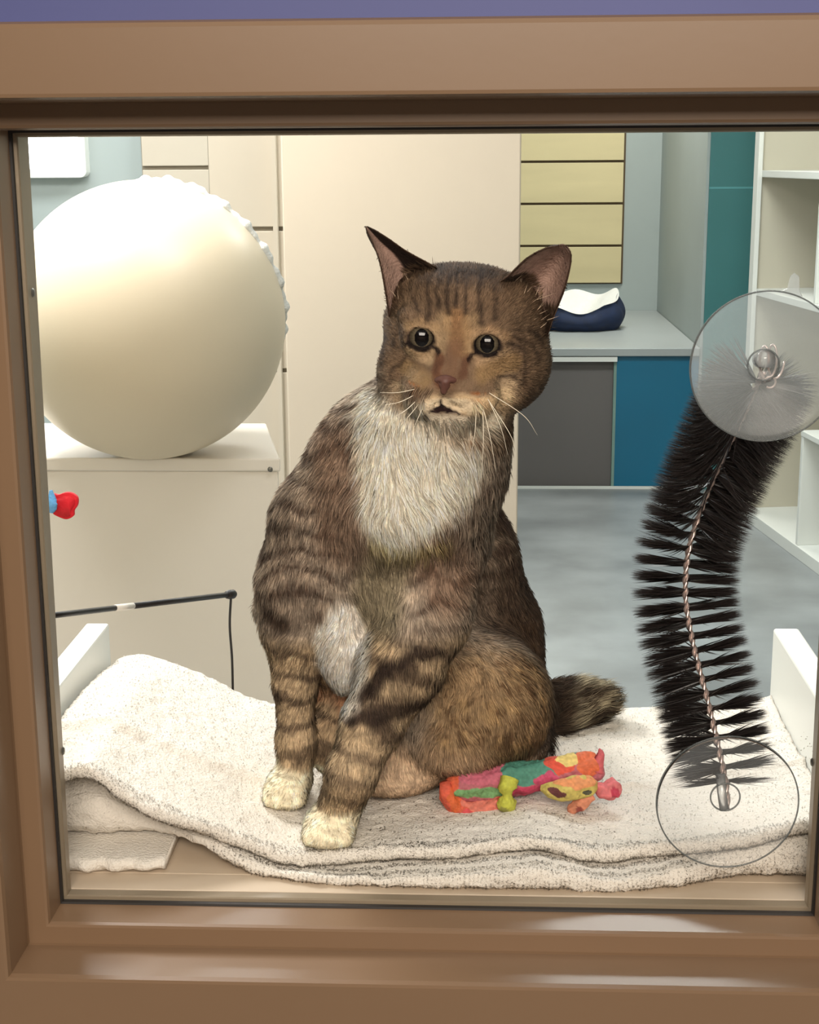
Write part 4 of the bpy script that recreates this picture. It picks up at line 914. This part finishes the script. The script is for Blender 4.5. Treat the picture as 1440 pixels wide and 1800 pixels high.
Lf = np.where((v_ > 720) & (v_ < 960) & (u_ > 620) & (u_ < 870) & (P[:, 1] < .16) & (hdw < .5), .0160, Lf)
tlm = (u_ > 975) & (v_ > 1170); Lf = np.where(tlm, .018, Lf); Lf = np.where(isear, .0022, Lf)
Lf = np.where((np.hypot(uf-787, (vf-700)*1.3) < 42) & (vf < 722) & (P[:, 1] < .11), np.minimum(Lf, .0024), Lf)
Lf = Lf*rng.uniform(.6, 1.15, len(P))
lift = np.where(tlm, .55, np.where(hdw > .5, .32, .34))+rng.uniform(-.1, .18, len(P))
dir_ = D+N*lift[:, None]+rng.normal(size=P.shape)*.10; dir_ /= np.linalg.norm(dir_, axis=1)[:, None]
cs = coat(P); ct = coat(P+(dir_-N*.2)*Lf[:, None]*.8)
if isear.any():
    ev = np.vstack([E1v, E2v]); ec = cols[o1:]; ii = np.where(isear)[0]
    for s0 in range(0, len(ii), 2000):
        q = ii[s0:s0+2000]; d = ((P[q][:, None]-ev[None])**2).sum(-1); cs[q] = ec[d.argmin(1)]; ct[q] = cs[q]
jit_ = np.where(hdw > .4, rng.uniform(.72, 1.26, len(P)), rng.uniform(.78, 1.2, len(P)))[:, None]; cs = np.clip(cs*jit_, 4, 252); ct = np.clip(ct*jit_, 4, 252)
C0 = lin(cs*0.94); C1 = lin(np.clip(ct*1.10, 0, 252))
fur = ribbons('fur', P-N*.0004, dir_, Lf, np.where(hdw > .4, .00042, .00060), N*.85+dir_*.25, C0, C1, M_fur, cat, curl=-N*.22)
tag(fur, kind='stuff')
# ------------- eyes, nose, whiskers
def eye(u, v, y):
    c = A(u, v, y); look = np.array([0.02, -1, 0.03]) ; look[0] += (CAM[0]-c[0])*.9; look[2] += (CAM[2]-c[2])*.25; look /= np.linalg.norm(look)
    a = np.cross(look, [0, 0, 1.0]); a /= np.linalg.norm(a); b = np.cross(a, look); V = []; Cc = []; R_ = .0126
    nr, ns = 60, 64
    for i in range(nr):
        th = 0.002+i/(nr-1)*1.7
        for j in range(ns):
            ph = 2*math.pi*j/ns; V.append(c+R_*(math.cos(th)*look+math.sin(th)*(math.cos(ph)*a+math.sin(ph)*b)))
            pu = th*math.hypot(math.cos(ph)*1.15, math.sin(ph)*0.92)
            if pu < .46: col = (6, 5, 6)
            elif th < .84: f = min(1, (pu-.46)/.38); col = tuple(np.array((94, 84, 66))*(1-f)+np.array((54, 46, 36))*f+6*math.sin(ph*23))
            elif th < .9: col = (22, 16, 14)
            else: col = (150, 130, 118)
            Cc.append(col)
    o = from_arr('eye', V, list(map(tuple, grid_faces(nr, ns, True))), mat('cat_eye', (255, 255, 255), .05, attr='col', spec=.4), cat, colors=lin(np.array(Cc)))
for q in EYE: eye(*q)
nf2 = Field(A(783, 690, .05)-np.array([.02, .02, .02]), A(783, 690, .08)+np.array([.02, .02, .03]), .0006)
nf2.ell(A(784, 668, .0625), (.0078, .0045, .0034), .003); nf2.cap(A(783, 672, .0600), A(780, 688, .0605), .0042, .0022, .003)
nf2.ell(A(771, 674, .0575), (.0016, .003, .0012), .0012, mode='sub'); nf2.ell(A(793, 676, .0575), (.0016, .003, .0012), .0012, mode='sub')
Vn, Fn = surface_nets(nf2)
from_arr('nose', adj_smooth(Vn, Fn, 2), list(map(tuple, Fn)), mat('nose_leather', (92, 56, 46), .55, .08, 300), cat)
M_wh = mat('whisker_white', (240, 228, 205), .4)
for s0, dx in ((1, [(850, 690, 895, 760, 905, 790), (845, 700, 862, 770, 872, 830), (855, 695, 880, 750, 893, 800), (838, 705, 835, 760, 828, 800), (848, 702, 850, 770, 846, 850), (856, 688, 920, 730, 945, 765)]),
               (-1, [(742, 694, 715, 720, 690, 735), (744, 700, 722, 728, 702, 750), (740, 688, 705, 706, 676, 712), (748, 706, 735, 735, 722, 765), (740, 682, 700, 690, 668, 690)])):
    for a in dx:
        tube('whisker', smooth_path([A(a[0], a[1], .070), A(a[2], a[3], .058), A(a[4], a[5], .060)], 14), np.linspace(.00032, .00008, 14), M_wh, cat, 5)
tuf = []
for base, tip, spread in (((A(720, 545, .115)), A(700, 470, .105), 1), (A(905, 530, .112), A(950, 470, .1), 1), (A(930, 560, .112), A(985, 520, .1), 1)):
    n = 40; R0 = base+rng.normal(size=(n, 3))*.006; dd = (tip-base)/np.linalg.norm(tip-base)+rng.normal(size=(n, 3))*.22; dd /= np.linalg.norm(dd, axis=1)[:, None]; tuf.append((R0, dd))
R0 = np.vstack([t[0] for t in tuf]); dd = np.vstack([t[1] for t in tuf]); c = np.tile(lin((206, 180, 152)), (len(R0), 1))
tag(ribbons('ear_tufts', R0, dd, rng.uniform(.008, .016, len(R0)), .0003, dd*0+np.array([0, -1, .2]), c, c, M_fur, cat), kind='stuff')
